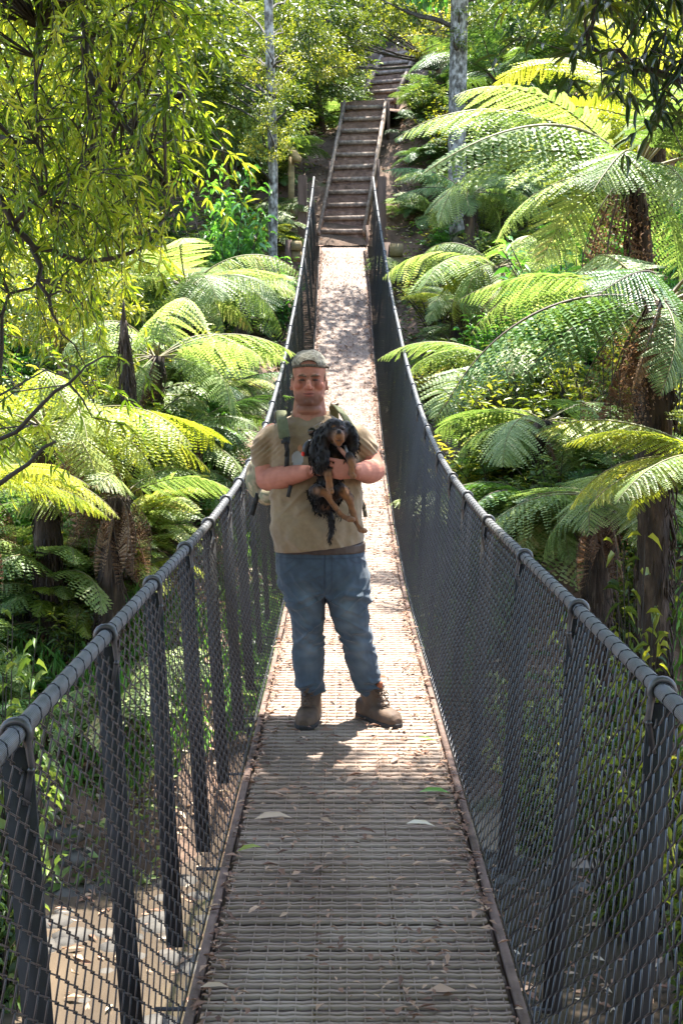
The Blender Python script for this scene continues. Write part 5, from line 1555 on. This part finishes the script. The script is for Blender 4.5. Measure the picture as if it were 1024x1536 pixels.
    Z = np.array([ground(x, y) for x, y in zip(X, Y)]) + r.uniform(-.02, .42, len(X)) * np.clip(cl + .6, .15, 1) * np.where((np.abs(X) < 1) & (Y < 23.6) & (Y > 18.5), .15, 1)
    a = r.uniform(0, 6.283, len(X))
    d = np.stack([np.cos(a), np.sin(a) - .3, r.uniform(-.4, .5, len(X))], 1)
    up = np.stack([r.normal(0, .4, len(X)), r.normal(0, .4, len(X)) - .3, np.ones(len(X))], 1)
    L = r.uniform(.06, .17, len(X))
    V, T, ti = leaf_cloud(np.stack([X, Y, Z], 1), d, up, L, L * r.uniform(.25, .5, len(X)), LOW, np.clip(cl * .5 + .45 + r.normal(0, .2, len(X)), 0, 1))
    tag(obj('undergrowth', mesh('undergrowth', V, T, None, [MT['hill']], tint=ti)), kind='stuff')
    N = 34000
    Y = 7.2 + 29 * r.random(N) ** 1.15; X = r.uniform(-.34, .34, N) * Y
    Z = np.maximum(-2.235, np.array([ground(x, y) for x, y in zip(X, Y)]) + r.uniform(.0, .08, N))
    a = r.uniform(0, 6.283, N); d = np.stack([np.cos(a), np.sin(a), r.uniform(-.6, .3, N)], 1)
    L = r.uniform(.05, .16, N)
    keep = ~((Z < -2.0) & (r.random(N) < .88)) & ~((np.abs(X - np.interp(Y, [23.9, 26.3, 29.9, 31.6, 36], [0, .45, .87, 1.5, 1.9])) < .4) & (Y > 23.2))
    V, T, ti = leaf_cloud(np.stack([X, Y, Z], 1)[keep], d[keep], np.tile([[0, -.4, 1.]], (keep.sum(), 1)) + r.normal(0, .4, (keep.sum(), 3)), L[keep], (L * .3)[keep], LOW, r.uniform(0, .75, keep.sum()))
    tag(obj('forest_litter', mesh('forest_litter', V, T, None, [MT['dead_leaf']], tint=ti)), kind='stuff')
    # grass of the lower bank
    N = 30000
    Y = r.uniform(8.8, 14.5, N); X = np.where(r.random(N) < .5, r.uniform(-4.6, -.6, N), r.uniform(.8, 4.8, N))
    k = np.array([noise.noise((x * .8, y * .8, 21)) for x, y in zip(X, Y)]) > -.12
    X, Y = X[k], Y[k]; Z = np.array([ground(x, y) for x, y in zip(X, Y)])
    k = (Z > -1.7) & ~((X > 0) & (Y < 10.3)); X, Y, Z = X[k], Y[k], Z[k]; n = len(X)
    d = np.stack([r.normal(0, .4, n), r.normal(0, .4, n), np.ones(n)], 1)
    V, T, ti = leaf_cloud(np.stack([X, Y, Z], 1), d, r.normal(0, 1, (n, 3)), r.uniform(.12, .35, n), r.uniform(.008, .018, n), LOW, r.uniform(.3, 1, n))
    tag(obj('bank_grass', mesh('bank_grass', V, T, None, [MT['bush']], tint=ti)), kind='stuff')
    # stones along the water
    b = Bag()
    for i in range(170):
        s = -1 if rnd.random() < .5 else 1
        x = s * abs(rnd.gauss(2.2, 1.1)); y = (8.7 if s < 0 else 10.0) + rnd.gauss(-.35, .55); sz = rnd.uniform(.03, .13)
        bm = bmesh.new(); bmesh.ops.create_icosphere(bm, subdivisions=2, radius=1)
        V = [((x + v.co.x * sz * 1.3 * (1 + .3 * noise.noise(v.co + Vector((i, 0, 0))))), y + v.co.y * sz, max(-2.3, ground(x, y)) + .02 + v.co.z * sz * .6) for v in bm.verts]
        T = [[v.index for v in f.verts] for f in bm.faces]; bm.free(); b.add(V, T=T)
    tag(b.obj('river_pebbles', MT['stone'], smooth=True), kind='stuff')
    # sand bar and fallen log seen through the netting
    bm = bmesh.new(); bmesh.ops.create_icosphere(bm, subdivisions=4, radius=1)
    for v in bm.verts:
        v.co = Vector((v.co.x * 1.6, v.co.y * 1.0, v.co.z * .22)) * (1 + .18 * noise.noise(v.co * 1.7))
    me = bpy.data.meshes.new('sand_bar'); bm.to_mesh(me); bm.free(); me.materials.append(MT['sand'])
    o = obj('sand_bar', me); o.location = (2.5, 10.4, -2.28); tag(o, kind='structure')
SHADE_CANOPY_L = [('over', (.1, 6.1, 7.6), 1.6), ('over', (-1.8, 3.0, 6.6), 2.3), ('over', (-.5, 4.7, 6.8), 2.1), ('over', (-1.2, .6, 6.4), 2.2), ('over', (-3.2, -2.5, 4.2), 2.4), ('over', (-1.5, -5.5, 4.8), 2.8), ('over', (-4.5, .5, 4.5), 1.9)]  # unseen crowns: overhead shade the deck, behind the camera added to darken the man
SHADE_CANOPY_R = [('over', (1.7, 5.9, 7.6), 1.6), ('over', (1.9, 3.2, 6.8), 2.4), ('over', (1.3, 4.7, 6.9), 2.2), ('over', (1.8, 1.0, 6.6), 2.2), ('over', (3.2, -2.2, 4.2), 2.4), ('over', (1.8, -5.5, 4.6), 2.8), ('over', (0, -2.0, 7.2), 2.6), ('over', (4.6, .8, 4.5), 1.9)]  # unseen crowns again; low rear ones added to block sky light on the man
# ------------------------------------------------------------------ light
SUN = Vector((.12, .30, .945)).normalized()
def light():
    w = bpy.data.worlds.new('World'); S.world = w; w.use_nodes = True
    nt = w.node_tree; bg = nt.nodes['Background']
    sk = nt.nodes.new('ShaderNodeTexSky'); sk.sky_type = 'NISHITA'; sk.sun_disc = False
    sk.sun_elevation = math.asin(SUN.z); sk.sun_rotation = math.atan2(SUN.x, SUN.y)
    nt.links.new(sk.outputs[0], bg.inputs[0]); bg.inputs[1].default_value = .15
    l = bpy.data.lights.new('sun', 'SUN'); l.energy = 3.6; l.angle = R(.53); l.color = (1, .95, .86)
    o = bpy.data.objects.new('sun', l); o.rotation_euler = SUN.to_track_quat('Z', 'Y').to_euler(); o.location = (4, 6, 14); COL.objects.link(o)
    S.view_settings.view_transform = 'Standard'; S.view_settings.look = 'None'
    S.view_settings.exposure = 2.85; S.view_settings.gamma = 1.0; S.view_settings.use_curve_mapping = False
    S.cycles.max_bounces = 8; S.cycles.transmission_bounces = 6; S.cycles.diffuse_bounces = 4
    S.cycles.use_denoising = True
    S.cycles.sample_clamp_indirect = 6
build_ground()
build_bridge()
litter()
stairs()
timber()
vegetation()
if 'person' in globals(): person()
light()
